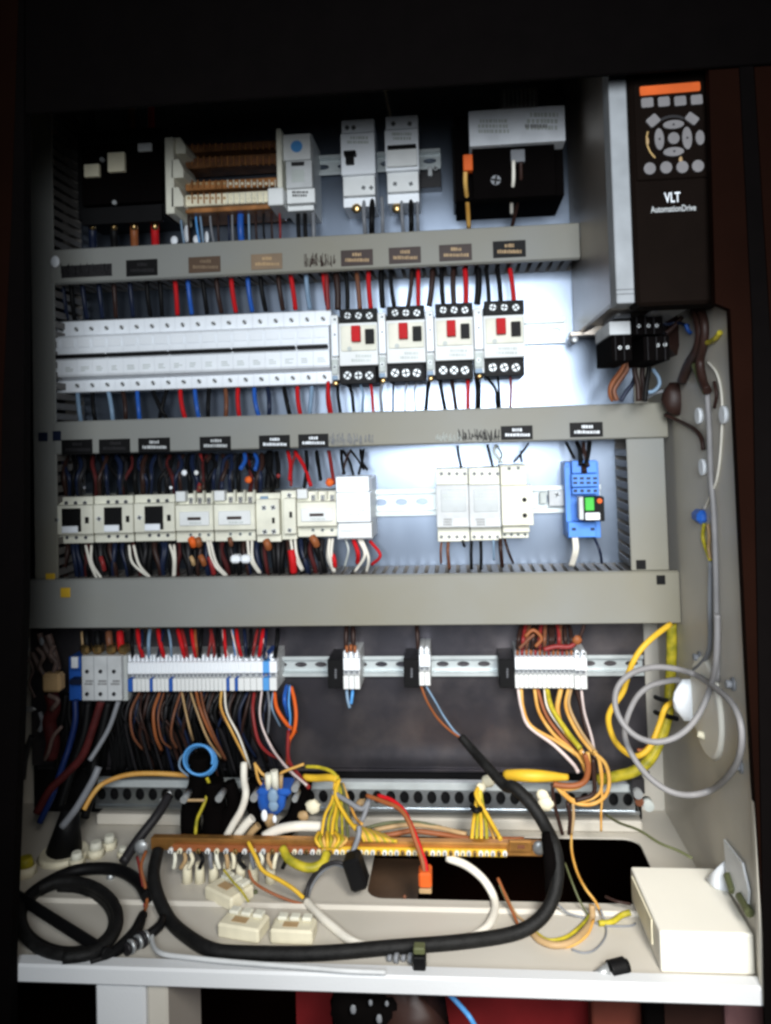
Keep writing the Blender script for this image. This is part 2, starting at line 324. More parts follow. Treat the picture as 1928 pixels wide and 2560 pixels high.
# boards standing for the dark screen bezel and brown surround either side
def slabq(k, q, d, th):                             # a board from four photo corners at one distance
    pts = [P(k, x, y, d) for x, y in q]; c = [(p.x, p.z) for p in pts]; return MB().prism(c, -d, -d + th)
tag(slabq('D', [(-1500, -200), (52, -200), (50, 1300), (22, 2075), (22, 2430), (-1500, 2430)], .315, .012).obj('left_bezel', 'black_matt', None, P('D', 0, 2300, .315)),
    'black screen bezel down the left side of the cabinet', 'bezel')
tag(slabq('D', [(1526, -60), (1608, -60), (1640, 420), (1668, 840), (1700, 2330), (1662, 2330), (1657, 2140), (1616, 1450), (1584, 800), (1578, 668), (1546, 655)], .306, .010).obj('brown_surround', 'deepbrown', None, P('D', 1650, 2300, .306)),
    'dark brown screen surround beside the right wall of the cabinet', 'frame')
tag(slabq('D', [(1585, -120), (1612, -120), (1645, 420), (1672, 840), (1700, 2330), (1655, 2330), (1640, 1500), (1626, 700)], .3085, .002).obj('bezel_strip', 'black_matt', None, P('D', 1690, 2300, .3085)),
    'thin black screen bezel line running down the brown surround at the right edge', 'seal')
tag(slabq('D', [(1614, -120), (2600, -120), (2600, 2330), (1706, 2330), (1674, 840), (1647, 420)], .306, .010).obj('surround_edge', 'deepbrown', None, P('D', 1740, 2300, .306)),
    'dark brown screen surround at the far upper right corner beyond the black bezel line', 'post')
tag(slabq('D', [(-1500, -200), (46, -200), (24, 480), (4, 900), (-30, 2430), (-1500, 2430)], .3155, .010).obj('surround_edge', 'deepbrown', None, P('D', 0, 900, .3155)),
    'dark brown screen surround at the far upper left corner of the view', 'post')
# shapes glimpsed below the lip
t = thing('tool_bag', 'dark jumble of tools with bright metal glints below the cabinet lip', 'tool bag', P('D', 830, 2212, .25))
xq = P('m', 500, 1200, .25)
MB().sphere(P('m', 650, 1260, .25), .032, 1.2, .5, 1.2, jit=.3).obj('bag_body', 'black_matt', t); MB().sphere(P('m', 880, 1260, .25), .036, .9, .5, 1.3, jit=.35).obj('bag_flap', 'darkbrown', t)
for x, y, r in ((590, 1175, 16), (680, 1140, 11), (765, 1145, 10), (725, 1225, 16)):
    MB().sphere(P('m', x, y, .272), rad('m', r, .29), 1, .5, 1.5, jit=.12).obj('metal_fitting', 'grey', t)
wire('m', [(1080, 1085, .24), (1120, 1125, .24), (1165, 1175, .245), (1200, 1220, .25), (1240, 1290, .25)], 13, 'lightblue', 'blue cable hanging down in front of the red wall below the lip', name='cable', cat='cable')
MB_ = MB().box((P('n', 915, 1350, .2).x, -.20, -.9), (P('n', 1385, 1350, .2).x, -.15, ZF - .055), .002).obj('crate', 'darkbrown', None, P('n', 1150, 1428, .2))
tag(MB_, 'dark brown crate under the lip at the lower right in front of the red wall', 'crate')
pz_ = MB().box((P('n', 915, 1350, .22).x, -.22, -.9), (P('n', 1035, 1350, .22).x, -.202, ZF - .054), .002).obj('post', 'black_matt', None, P('n', 970, 1428, .22))
tag(pz_, 'black upright post under the lip in front of the dark brown crate', 'post')
b2 = MB().box((P('n', 1395, 1350, .2).x, -.20, -.9), (P('n', 1700, 1350, .2).x, -.15, ZF - .055), .002).obj('cardboard_box', 'pinkish', None, P('n', 1520, 1428, .2))
tag(b2, 'pinkish cardboard box under the lip at the lower right corner', 'box')
b3 = MB().box((P('n', 600, 1350, .18).x, -.18, -.9), (P('n', 905, 1350, .18).x, -.15, ZF - .055), .002).obj('plank', 'rust', None, P('n', 750, 1428, .18))
tag(b3, 'reddish brown board under the lip between red wall and dark crate', 'board')

# ================================================================== WIRING DUCTS
FING = {}
def finger_obj(key, mb_fn, parent, loc, m='duct_finger'):
    if key not in FING:
        o = mb_fn().obj('finger', m, parent, (0, 0, 0)); FING[key] = o.data
    else:
        o = bpy.data.objects.new('finger', FING[key]); COL.objects.link(o); o.parent = parent
    o.location = Vector(loc) - Vector(parent['_o']); return o
def duct_h(label, x0, x1, z0, z1, d, pitch=.0125, base_lab=None, skip_top=False, xf=None):
    t = thing('wiring_duct', label, 'wiring duct', ((x0 + x1) / 2, 0, z0), 'slotted grey wiring ducts')
    MB().box((x0, -.0025, z0 + .002), (x1, -.0002, z1 - .002)).obj('base', 'duct_finger', t)
    MB().box((x0, -d, z0), (x1, -d + .003, z1), .0008).obj('cover', 'duct', t)
    MB().box((x0 + .0005, -d + .0031, z0 - .0008), (x1 - .0005, -d + .010, z0 + .0015), .0003).box((x0 + .0005, -d + .0031, z1 - .0015), (x1 - .0005, -d + .010, z1 + .0008), .0003).obj('cover_rim', 'duct', t)
    a, b = (xf or (x0, x1)); n = int((b - a) / pitch)
    for i in range(n):
        x = a + (i + .5) * pitch
        for s, z in ((0, z0 + .0022), (1, z1 - .0022)):
            if s == 1 and skip_top: continue
            finger_obj('h%.3f' % d, lambda: MB().prism([(-.0042, 0), (.0042, 0), (.0042, .0001), (-.0042, .0001)], 0, 0).__class__().box((-.0040, -(d - .0105), -.0008), (.0040, -.0025, .0008), .0004), t, (x, 0, z))
    return t
def duct_v(label, x0, x1, z0, z1, d, pitch=.0125, side=1):
    t = thing('wiring_duct', label, 'wiring duct', ((x0 + x1) / 2, 0, z0), 'slotted grey wiring ducts')
    MB().box((x0 + .002, -.0025, z0), (x1 - .002, -.0002, z1)).obj('base', 'duct_finger', t)
    MB().box((x0, -d, z0), (x1, -d + .003, z1), .0008).obj('cover', 'duct', t)
    n = int((z1 - z0) / pitch)
    for i in range(n):
        for s, x in ((0, x0 + .0022), (1, x1 - .0022)):
            if s != side: continue
            finger_obj('v%.3f' % d, lambda: MB().box((-.0008, -(d - .0035), -.0040), (.0008, -.0025, .0040), .0004), t, (x, 0, z0 + (i + .5) * pitch))
    return t
Z1t, Z1b = P('D', 690, 510, .08).z, P('D', 690, 584, .08).z
T1 = duct_h('grey slotted wiring duct below the transformer and busbar row, with nine engraved labels', P('D', 108, 575, .08).x, P('D', 1253, 518, .08).x, Z1b, Z1t, .08)
Z2t, Z2b = P('D', 760, 892, .08).z, P('D', 760, 963, .08).z
T2 = duct_h('grey slotted wiring duct between the breaker row and the contactor row', P('D', 116, 950, .08).x, P('D', 1443, 908, .08).x, Z2b, Z2t, .08)
Z3t, Z3b = P('D', 760, 1245, .085).z, P('D', 760, 1352, .085).z
T3 = duct_h('widest grey wiring duct with plain cover crossing below the contactor row', P('D', 56, 1310, .085).x, XR - .0008, Z3b, Z3t, .085)
TR = duct_v('short upright wiring duct at the right end of the contactor row', P('D', 1359, 1100, .079).x, P('D', 1441, 1100, .079).x, Z3t + .001, Z2b - .001, .079, side=0)
TL = duct_v('long upright wiring duct along the left edge of the mounting plate', P('D', 72, 1000, .079).x, P('D', 122, 1000, .079).x, Z3t + .001, P('D', 110, 200, .079).z, .079, side=1)
def tagplate(k, x0, y0, x1, y1, parent, m='black', txt='lightgrey', rows=2, seed=0):
    rn = random.Random(seed); d = .0815
    a = pb(MB(), k, x0, y0, x1, y1, .0802, d, .0003).obj('label_plate', m, parent); ym = (y0 + y1) / 2; h = (y1 - y0)
    mb = MB(); wd = x1 - x0
    for q in range(rows):
        ya, yb = y0 + h * (.18 + q * .36), y0 + h * (.18 + q * .36 + .22); x = x0 + wd * (.36 if q == 0 else .14); xe = x0 + wd * (.66 if q == 0 else .88)
        while x < xe:
            ww = wd * rn.uniform(.025, .06); pb(mb, k, x, ya + h * rn.uniform(0, .05), x + ww, yb, d - .0003, d + .0002, 0); x += ww + wd * rn.uniform(.012, .03)
    mb.obj('lettering', txt, a)
def scribble(k, x0, y0, x1, y1, parent, m='black', n=11, seed=1):
    rn = random.Random(seed); mb = MB(); x = x0; h = y1 - y0; w_ = x1 - x0
    while x < x1:                               # crowded handwritten strokes
        ya_, yb_ = y0 + h * rn.uniform(0, .45), y1 - h * rn.uniform(0, .35); sl = w_ * rn.uniform(-.045, .045)
        mb.cyl(P(k, x, yb_, .0804), P(k, x + sl, ya_, .0804), rn.uniform(.00025, .0006), n=5)
        if rn.random() < .5: mb.cyl(P(k, x, (ya_ + yb_) / 2, .0804), P(k, x + abs(sl) + 6, yb_, .0804), .0003, n=5)
        x += w_ / n * rn.uniform(.25, .75)
    mb.obj('marker_scribble', m, parent)
for i, (x0, y0, x1, y1, m, tx) in enumerate([(552, 205, 715, 290, 'black', 'dark'), (877, 190, 1043, 272, 'label_brown', 'tanlabel'), (1203, 175, 1365, 256, 'tanlabel', 'tan')]):
    tagplate('d', x0, y0, x1, y1, T1, m, tx, seed=i)
scribble('d', 215, 225, 480, 292, T1, 'dark', 22, 3); scribble('d', 225, 225, 470, 292, T1, 'black', 18, 9)
pb(MB(), 'd', 215, 232, 478, 296, .0802, .0808, .0002).obj('label_plate', 'dark', T1)
scribble('d', 1482, 170, 1645, 246, T1, 'darkbrown', 13, 4)
for i, (x0, y0, x1, y1) in enumerate([(134, 137, 282, 210), (356, 125, 504, 199), (589, 112, 740, 187), (838, 95, 990, 172)]):
    tagplate('e', x0, y0, x1, y1, T1, 'darkbrown' if i < 3 else 'black', 'tan', seed=20 + i)
for i, (x0, y0, x1, y1) in enumerate([(215, 1143, 376, 1222), (410, 1140, 572, 1214), (615, 1134, 780, 1208), (935, 1127, 1097, 1200), (1244, 1120, 1405, 1192), (1449, 1114, 1606, 1184)]):
    tagplate('d', x0, y0, x1, y1, T2, 'black', ['dark', 'dark', 'lightgrey', 'lightgrey', 'white', 'white'][i], rows=2, seed=30 + i)
tagplate('e', 875, 952, 1022, 1016, T2, 'black', 'white', seed=50); tagplate('e', 1194, 936, 1347, 1004, T2, 'black', 'white', rows=2, seed=51)
scribble('e', 80, 985, 285, 1045, T2, 'grey', 15, 5); scribble('e', 575, 980, 690, 1030, T2, 'palegrey', 8, 6); scribble('e', 680, 965, 868, 1025, T2, 'dark', 16, 7)
pb(MB(), 'D', 113, 931, 131, 952, .0802, .082).obj('blue_marker', 'navy', T2); pb(MB(), 'D', 82, 934, 102, 953, .0792, .081).obj('blue_marker', 'navy', TL)
MB().sphere(P('D', 119, 565, .083), rad('D', 11, .083), 1, .4, 1.25).obj('white_cap', 'white', T1)
pb(MB(), 'D', 130, 1270, 151, 1291, .0852, .087).obj('yellow_marker', 'yellow', T3); pb(MB(), 'D', 98, 1239, 118, 1259, .0792, .081).obj('yellow_marker', 'yellow', TL)
pb(MB(), 'D', 1419, 1243, 1438, 1263, .0852, .0862).obj('square_hole_plug', 'black', T3); pb(MB(), 'D', 1375, 1210, 1396, 1230, .0792, .0802).obj('square_hole_plug', 'black', TR)

# ================================================================== DIN RAILS
def rail(label, k, x0, y0, x1, y1, d=.012, slots=True, m='railsteel'):
    ym = (y0 + y1) / 2; xa, xb = P(k, x0, ym, d).x, P(k, x1, ym, d).x; zt, zb = P(k, (x0 + x1) / 2, y0, d).z, P(k, (x0 + x1) / 2, y1, d).z
    t = thing('din_rail', label, 'mounting rail', ((xa + xb) / 2, 0, (zt + zb) / 2), 'galvanised mounting rails on the plate'); h = zt - zb
    MB().box((xa, -d, zt - h * .17), (xb, -d + .0012, zt), .0003).box((xa, -d + .001, zt - h * .2), (xb, -.004, zt - h * .17), .0002).obj('upper_flange', m, t)
    MB().box((xa, -d, zb), (xb, -d + .0012, zb + h * .17), .0003).box((xa, -d + .001, zb + h * .17), (xb, -.004, zb + h * .2), .0002).obj('lower_flange', m, t)
    mb = MB(); n = max(1, int((xb - xa) / .025)); s = (xb - xa) / n; za, zc = zb + h * .2, zt - h * .2
    for i in range(n): mb.hole_tile(xa + i * s, xa + (i + 1) * s, za, zc, xa + (i + .5) * s, (za + zc) / 2, s * .30, (zc - za) * .22, -.0045, -.003)
    mb.obj('slotted_web', m, t); return t
rail('bright mounting rail behind the two top miniature breakers', 'D', 672, 328, 952, 372)
rail('mounting rail behind the white breaker row, bare at its right end', 'D', 116, 708, 1222, 762, .010)
rail('mounting rail of the contactor row, bare between white module and meters', 'D', 116, 1060, 1300, 1118, .012)
rail('lower mounting rail carrying the terminal strips', 'D', 160, 1418, 1392, 1462, .014)

# ================================================================== TOP ROW
t = dev('switch_disconnector', 'large black switch disconnector in the dark upper left corner with white tabs', 'switch', 'a', [
    ('body', 'b', 300, 260, 750, 720, 0, .07, 'black'), ('cover_step', 'b', 320, 330, 735, 640, .0702, .082, 'black_matt'),
    ('terminal_shroud', 'b', 320, 655, 740, 745, .0702, .076, 'black'), ('white_tab', 'b', 332, 436, 410, 502, .082, .088, 'beige', .002), ('white_tab', 'b', 455, 375, 543, 475, .082, .088, 'beige', .003),
    ('white_tab', 'b', 612, 327, 684, 368, .082, .086, 'lightgrey', .001), ('glint_screw', 'c', 425, 412, 12, .08, .086, 'silver'), ('glint_screw', 'c', 490, 636, 12, .08, .0845, 'silver')])
for i, (x, m, nm) in enumerate([(378, 'navy', 'blue'), (490, 'black', 'black'), (595, 'orangebrown', 'orange-brown'), (703, 'red', 'red')]):
    tag(MB().tube([P('a', x, 735, .05), P('a', x, 790, .055), P('a', x + 2, 850, .05), P('a', x + 3, 910, .045)], rad('a', 22, .05)).obj('cable', m, None, P('a', x, 735, .05)),
        f'thick {nm} cable with brass lug leaving the bottom of the black switch', 'cable')
    o = MB().cyl(P('a', x, 735, .056), P('a', x, 785, .056), rad('a', 17, .05)).obj('cable_lug', 'brass', None, P('a', x, 760, .056))
    tag(o, f'brass lug crimped on the {nm} cable under the black switch', 'cable lug', 'brass lugs under the switch')
for x, m, nm in ((375, 'navy', 'dark blue'), (585, 'brown', 'brown'), (685, 'red', 'red')):
    wire('a', [(x, 130, .03), (x - 2, 190, .045), (x, 262, .05)], 19, m, f'thick {nm} cable entering the top of the black switch', name='cable', cat='cable')
# busbar distribution block
t = thing('distribution_block', 'stepped distribution block with cream end plates and amber terminal rows', 'distribution block', P('a', 1060, 480, 0))
for x0, x1, y0, y1 in ((755, 800, 295, 695), (1335, 1362, 250, 560)):
    pb(MB(), 'a', x0, y0, x1, y1, .02, .085, .001).obj('end_plate', 'cream', t)
for y0, y1, x1, d in ((300, 385, 862, .075), (415, 510, 850, .085), (560, 660, 850, .085)):
    m_ = MB(); a, b_, c_ = P('a', 790, y0, d), P('a', x1, (y0 + y1) / 2, d), P('a', 790, y1, d)
    m_.prism([(a.x, a.z), (a.x + (b_.x - a.x) * .6, a.z), (b_.x, b_.z), (b_.x, c_.z), (c_.x, c_.z)], -d, -.03); m_.obj('bracket_arm', 'cream', t)
for r, (y, h, d, m_) in enumerate(((345, 40, .03, 'brownplastic'), (420, 55, .045, 'brownplastic'), (540, 45, .06, 'amberplastic'), (615, 60, .075, 'beige'))):
    pb(MB(), 'a', 860, y - h / 2, 1340, y + h / 2, .01, d, .001).obj('busbar_step', m_, t)
    for i in range(15):
        x = 880 + i * 31; c = P('a', x, y, d); rr = rad('a', 8, d)
        MB().cyl((c.x, -d + .001, c.z), (c.x, -d - .0015, c.z), rr, n=8).obj('terminal_screw', ('tan' if i < 7 else 'beige') if r > 1 else 'brown', t)
        if i % 1 == 0: pb(MB(), 'a', x + 12, y - h / 2, x + 17, y + h / 2 - 4, d - .001, d + .003, .0003).obj('divider', 'cream' if (r > 1 and i > 5) else 'amberplastic', t)
pb(MB(), 'a', 1290, 560, 1370, 650, .03, .088, .001).obj('end_cap', 'white2', t)
pb(MB(), 'a', 860, 655, 1340, 680, .01, .07, .001).obj('lower_skirt', 'amberplastic', t)
for i, (x, m) in enumerate([(835, 'bluegrey'), (915, 'lightblue'), (935, 'bluegrey'), (990, 'grey'), (1085, 'navy'), (1105, 'grey'), (1150, 'blue'), (1190, 'bluegrey'), (880, 'darkbrown'), (1030, 'darkbrown'), (1230, 'darkbrown'), (1270, 'black'), (1310, 'darkbrown'), (1350, 'darkred')]):
    wire('a', jog(x, 680, x + (20 if i < 4 else 5), 850, .05, .055, .05), 18 if m == 'blue' else 6, m, f'{cn(m)} wire, {ORD[i]} of the bunch between distribution block and upper duct', 'wires under the distribution block')
for i, (x, y, w_, h) in enumerate([(803, 835, 42, 50), (868, 800, 36, 95), (920, 830, 42, 50), (972, 820, 24, 70)]):
    tag(MB().sphere(P('a', x, y, .03), rad('a', w_ / 2, .03), 1, .5, h / w_).obj('wire_marker', 'screenwhite', None, P('a', x, y, .03)), ['round white ferrule sleeve at the left below the distribution block', 'tallest white ferrule sleeve below the distribution block', 'squat white ferrule sleeve below the distribution block', 'narrow rightmost white ferrule sleeve below the distribution block'][i], 'sleeve', 'white sleeves below the distribution block')
dev('monitoring_relay', 'narrow grey-white relay with blue round logo beside the distribution block', 'relay', 'a', [
    ('body', 'b', 1375, 285, 1525, 680, 0, .06, 'white2'), ('face_upper', 'b', 1370, 280, 1512, 415, .0602, .072, 'white2'), ('face_middle', 'b', 1385, 418, 1520, 560, .0602, .078, 'lightgrey'),
    ('face_lower', 'b', 1390, 565, 1535, 640, .0602, .072, 'white2'), ('logo_disc', 'c', 1440, 345, 32, .072, .0726, 'lightblue'), ('display', 'b', 1412, 425, 1480, 446, .0782, .079, 'dark'),
    ('setting_plate', 'b', 1415, 465, 1480, 530, .0782, .0788, 'palegrey'), ('print', 'l', 1405, 575, 1500, 610, .0724, 2, 'dark')])
for i, (x, m) in enumerate([(1450, 'black'), (1485, 'black'), (1525, 'grey')]):
    wire('a', jog(x, 640, x + 5, 850, .04, .05, .045), 11, m, f'{["left black", "right black", "grey"][i]} wire dropping from the relay with the blue logo', 'wires under the relay')
for q, (lab, x0, x1, yt, pr) in enumerate([('left miniature breaker with square black toggle on the top rail', 213, 390, 205, 0), ('right miniature breaker with thin black toggle bar on the top rail', 443, 618, 185, 1)]):
    yb = yt + 395
    parts = [('body', 'b', x0 + 8, yt, x1 - 3, yb + 60, 0, .050, 'white'), ('face', 'b', x0, yt + 70, x1, yt + 285, .0502, .068, 'white'), ('upper_step', 'b', x0 + 3, yt, x1 - 4, yt + 66, .0502, .062, 'white'), ('lower_step', 'b', x0 + 12, yt + 290, x1, yb, .0502, .060, 'white2')]
    parts += [('toggle', 'b', x0 + 14, yt + 160, x0 + 76, yt + 180, .0682, .080, 'black'), ('toggle_grip', 'b', x0 + 24, yt + 180, x0 + 66, yt + 228, .0682, .076, 'black')] if q == 0 else [('toggle', 'b', x0 + 12, yt + 150, x1 - 14, yt + 170, .0682, .078, 'black'), ('toggle_cover', 'b', x0 + 8, yt + 172, x1 - 8, yt + 262, .0682, .0745, 'white2')]
    for x in ((x0 + 32, x0 + 66) if q == 0 else (x0 + 43, x0 + 128)): parts.append(('terminal_screw', 's', x, yt + 42, 13, .0628, 'silver'))
    for x in ((x0 + 118, x0 + 158) if q == 0 else (x0 + 52, x0 + 135)): parts.append(('terminal_screw', 's', x, yt + 355, 13, .0608, 'silver'))
    parts.append(('print', 'l', x0 + 30, yt + 85, x1 - 30, yt + 130, .0684, 2, 'palegrey'))
    dev('circuit_breaker', lab, 'circuit breaker', 'b', parts, 'miniature breakers on the top rail')
for i, (x0, x1, r, m) in enumerate([(335, 340, 11, 'grey'), (378, 375, 15, 'black'), (425, 430, 10, 'grey'), (530, 540, 10, 'grey'), (578, 580, 13, 'black'), (610, 615, 8, 'grey')]):
    wire('b', jog(x0, 610, x1, 800, .045, .055, .045), r, m, f'{cn(m)} wire leaving the bottom of the {"left" if i < 3 else "right"} top breaker, {["left", "middle", "right"][i % 3]} of three', 'wires under the two top breakers')
for x, nm in ((295, 'left'), (505, 'right')):
    tag(MB().sphere(P('b', x, 668, .05), rad('b', 26, .05), 1, .6, 1, jit=.1).obj('ferrule', 'brass', None, P('b', x, 668, .05)), f'brass coloured wire end clamped under the {nm} top breaker', 'wire end')
wire('b', [(232, 70, .01), (236, 140, .03), (240, 212, .045)], 5, 'grey', 'thin grey wire entering the left top breaker from above')
wire('b', [(443, 55, .01), (455, 120, .03), (470, 185, .045)], 8, 'whitewire', 'thin white wire entering the right top breaker from above')
dev('rail_stop', 'small dark rail stop with screw at the right end of the top rail', 'rail stop', 'b', [
    ('body', 'b', 625, 470, 735, 560, 0, .02, 'dark'), ('foot', 'b', 665, 450, 690, 500, .0202, .026, 'silver'), ('screw', 's', 706, 458, 12, .03, 'silver')])
# transformer
t = dev('transformer', 'black control transformer with white rating label at the upper right', 'transformer', 'b', [
    ('core', 'b', 805, 170, 1370, 615, 0, .085, 'black_matt'), ('frame', 'b', 795, 240, 870, 640, .0, .05, 'black'), ('foot', 'b', 1190, 530, 1322, 625, 0, .05, 'black'),
    ('coil', 'b', 900, 345, 1330, 610, .0852, .105, 'black_matt'), ('rating_label', 'b', 880, 145, 1381, 330, .0852, .112, 'screenwhite', .001), ('label_print', 'l', 925, 200, 1090, 280, .1124, 3, 'palegrey'),
    ('label_print', 'l', 1160, 165, 1350, 265, .1124, 3, 'palegrey'), ('label_print', 'l', 1165, 225, 1290, 255, .1126, 1, 'print'), ('terminal_strip', 'b', 1052, 45, 1240, 140, .04, .10, 'keygrey'),
    ('wire_clip', 'b', 1098, 360, 1172, 425, .1052, .112, 'grey'), ('mount_screw', 's', 1255, 595, 16, .054, 'silver'), ('mount_screw', 's', 1020, 520, 26, .1065, 'grey')])
for i in range(8):
    x = 1062 + i * 22; pb(MB(), 'b', x, 50, x + 7, 130, .1002, .1035, .0003).obj('terminal_divider', 'greyplastic', t)
tag(pb(MB(), 'b', 850, 385, 900, 470, .10, .112, .001).obj('spade_connector', 'orange', None, P('b', 875, 430, .1)), 'orange-red push-on connector on the left side of the black transformer', 'connector')
wire('b', [(862, 465, .106), (862, 540, .10), (872, 640, .075), (880, 770, .05)], 12, 'amber', 'amber yellow wire hanging from the orange connector on the transformer')
wire('b', [(1112, 420, .112), (1112, 520, .11), (1103, 600, .09), (1102, 700, .06)], 10, 'whitewire', 'white wire dropping from the clip in the middle of the transformer')
wire('b', [(1150, 425, .112), (1150, 540, .10), (1130, 660, .07), (1105, 760, .05)], 10, 'darkbrown', 'dark brown wire beside the white one below the transformer clip')

# ================================================================== BREAKER ROW
zr = lambda y: P('D', 412, y, .06).z
ya = {k_: P('D', 412, v, .05 if k_ in ('ut', 'lb') else .07).z for k_, v in dict(ut=681, s1=716, s2=803, lb=839).items()}
tz = P('D', 412, 759, .078).z
xb0 = P('D', 118, 765, .05).x; xb1 = P('D', 717, 750, .05).x; pitch = (xb1 - xb0) / 18
n = 0
for g, cnt in enumerate((4, 4, 4, 4, 2)):
    xa_ = xb0 + n * pitch; xz = xa_ + cnt * pitch
    t = thing('circuit_breaker', ['white four-pole breaker at the far left end of the breaker row', 'white four-pole breaker, second group from the left in the breaker row', 'white four-pole breaker in the middle of the breaker row',
              'white four-pole breaker, next to last group before the red-button motor starters', 'white two-pole breaker touching the first motor starter spacer'][g], 'circuit breaker', ((xa_ + xz) / 2, 0, ya['lb']), 'white modular breakers in one row')
    for p in range(cnt):
        x = xa_ + p * pitch; g_ = .00012
        prof = [(-.012, ya['ut'] - .001), (-.049, ya['ut'] - .001), (-.050, ya['ut'] - .002), (-.050, ya['s1'] + .004), (-.068, ya['s1'] + .0005), (-.070, ya['s1'] - .002), (-.070, tz + .004), (-.0685, tz + .003), (-.0685, tz - .003), (-.070, tz - .004),
                (-.070, ya['s2'] + .002), (-.068, ya['s2'] - .0005), (-.050, ya['s2'] - .004), (-.050, ya['lb'] + .001), (-.049, ya['lb']), (-.012, ya['lb'])]
        MB().profile(prof, x + g_, x + pitch - g_).obj('pole_body', 'white', t)
        for zc in ((ya['ut'] + ya['s1']) / 2, (ya['lb'] + ya['s2']) / 2 - .001):
            c = Vector((x + pitch * .5, -.0508, zc)); r = .0031
            o = MB().cyl(c + Vector((0, .003, 0)), c, r, n=12).obj('terminal_screw', 'lightgrey', t)
            M = Matrix.Translation(c + Vector((0, -.0001, 0))) @ Matrix.Rotation(random.uniform(.5, 1.1), 4, 'Y')
            MB().box((-r * .95, -.0002, -r * .28), (r * .95, .0002, r * .28), 0, M).obj('slot', 'black', o)
        m_ = MB(); rn = random.Random(n + p)
        for q in range(3): m_.box((x + pitch * .25, -.0706, ya['s2'] + .010 - q * .0022), (x + pitch * rn.uniform(.5, .8), -.0702, ya['s2'] + .011 - q * .0022), 0)
        m_.obj('print', 'palegrey', t)
        MB().box((x + pitch * .1, -.0715, ya['s1'] - .014), (x + pitch * .9, -.0702, ya['s1'] - .004), .0004).obj('marker_field', 'white', t)
    MB().box((xa_ + .0012, -.078, tz - .0021), (xz - .0012, -.0662, tz + .0021), .0006).obj('toggle_bar', 'black', t)
    n += cnt

# ================================================================== MOTOR STARTERS
S = [(125, 305, 410, 475, 672, 758, 'first motor starter from the left, beside the white breakers'), (345, 525, 397, 462, 660, 748, 'second motor starter from the left'), (568, 748, 384, 450, 648, 738, 'third motor starter from the left'), (795, 986, 372, 440, 635, 722, 'rightmost motor starter, next to the bare rail')]
for i, (x0, x1, yt, y1, y2, yb, nm) in enumerate(S):
    w_ = x1 - x0; parts = [('body', 'b', x0 + 6, yt + 10, x1 - 6, yb, 0, .060, 'dark'), ('upper_terminal_cover', 'b', x0 + 2, yt, x1 - 4, y1 - 2, .0602, .070, 'black'), ('lower_terminal_cover', 'b', x0 + 4, y2 + 6, x1 - 8, yb, .0602, .070, 'black'),
        ('face', 'b', x0, y1, x1, y2, .0602, .080, 'white2'), ('face_frame', 'b', x0 + w_ * .05, y1 + 12, x1 - w_ * .04, y1 + 130, .0802, .0825, 'cream'),
        ('stop_button', 'b', x0 + w_ * .31, y1 + 12, x0 + w_ * .54, y1 + 86, .0827, .092, 'red', .003), ('start_button', 'b', x0 + w_ * .67, y1 + 28, x0 + w_ * .90, y1 + 96, .0827, .088, 'black', .002),
        ('setting_dial', 'c', x0 + w_ * .27, y1 + 120, 11, .0827, .084, 'palegrey'), ('print', 'l', x0 + w_ * .3, y1 + 145, x0 + w_ * .85, y1 + 185, .0803, 2, 'palegrey')]
    for f in (.22, .5, .78):
        parts += [('terminal_screw', 's', x0 + w_ * f, yt + 32, 15, .0705, 'silver'), ('terminal_screw', 's', x0 + w_ * f, y2 + 47, 18, .0712, 'silver')]
    dev('motor_starter', nm + ', red and black buttons', 'motor starter', 'e', parts, 'motor starters with red buttons')
for i, (x0, x1, yt) in enumerate([(88, 123, 440), (307, 343, 428), (528, 566, 418), (750, 794, 408)]):
    dev('auxiliary_contact', f'slim white contact block directly left of the {ORD[i]} motor starter', 'contact block', 'e', [
        ('body', 'b', x0, yt, x1, yt + 300, 0, .066, 'white2'), ('face', 'b', x0 + 2, yt + 35, x1 - 2, yt + 190, .0662, .076, 'white'), ('terminal_screw', 's', (x0 + x1) / 2, yt + 20, 9, .0665, 'silver'), ('indicator', 'c', (x0 + x1) / 2, yt + 90, 5, .0762, .0768, 'grey'),
        ('lower_step', 'b', x0 + 3, yt + 205, x1 - 3, yt + 275, .0662, .070, 'palegrey'), ('terminal_screw', 's', (x0 + x1) / 2, yt + 240, 9, .0705, 'silver')], 'auxiliary contacts between the motor starters')
    tag(MB().sphere(P('e', (x0 + x1) / 2 + 4, yt + 315, .055), rad('e', 16, .055), 1, .6, .9, jit=.12).obj('ferrule', 'brass', None, P('e', x0 + 10, yt + 315, .055)), f'brass and blue wire end under the contact block left of the {ORD[i]} motor starter', 'wire end')
    tag(pb(MB(), 'e', x0 + 6, yt + 280, x1 - 4, yt + 300, .05, .068, .0005).obj('ferrule_collar', 'bluegrey', None, P('e', x0, yt + 290, .055)), f'pale blue collar above the brass wire end left of the {ORD[i]} motor starter', 'collar')

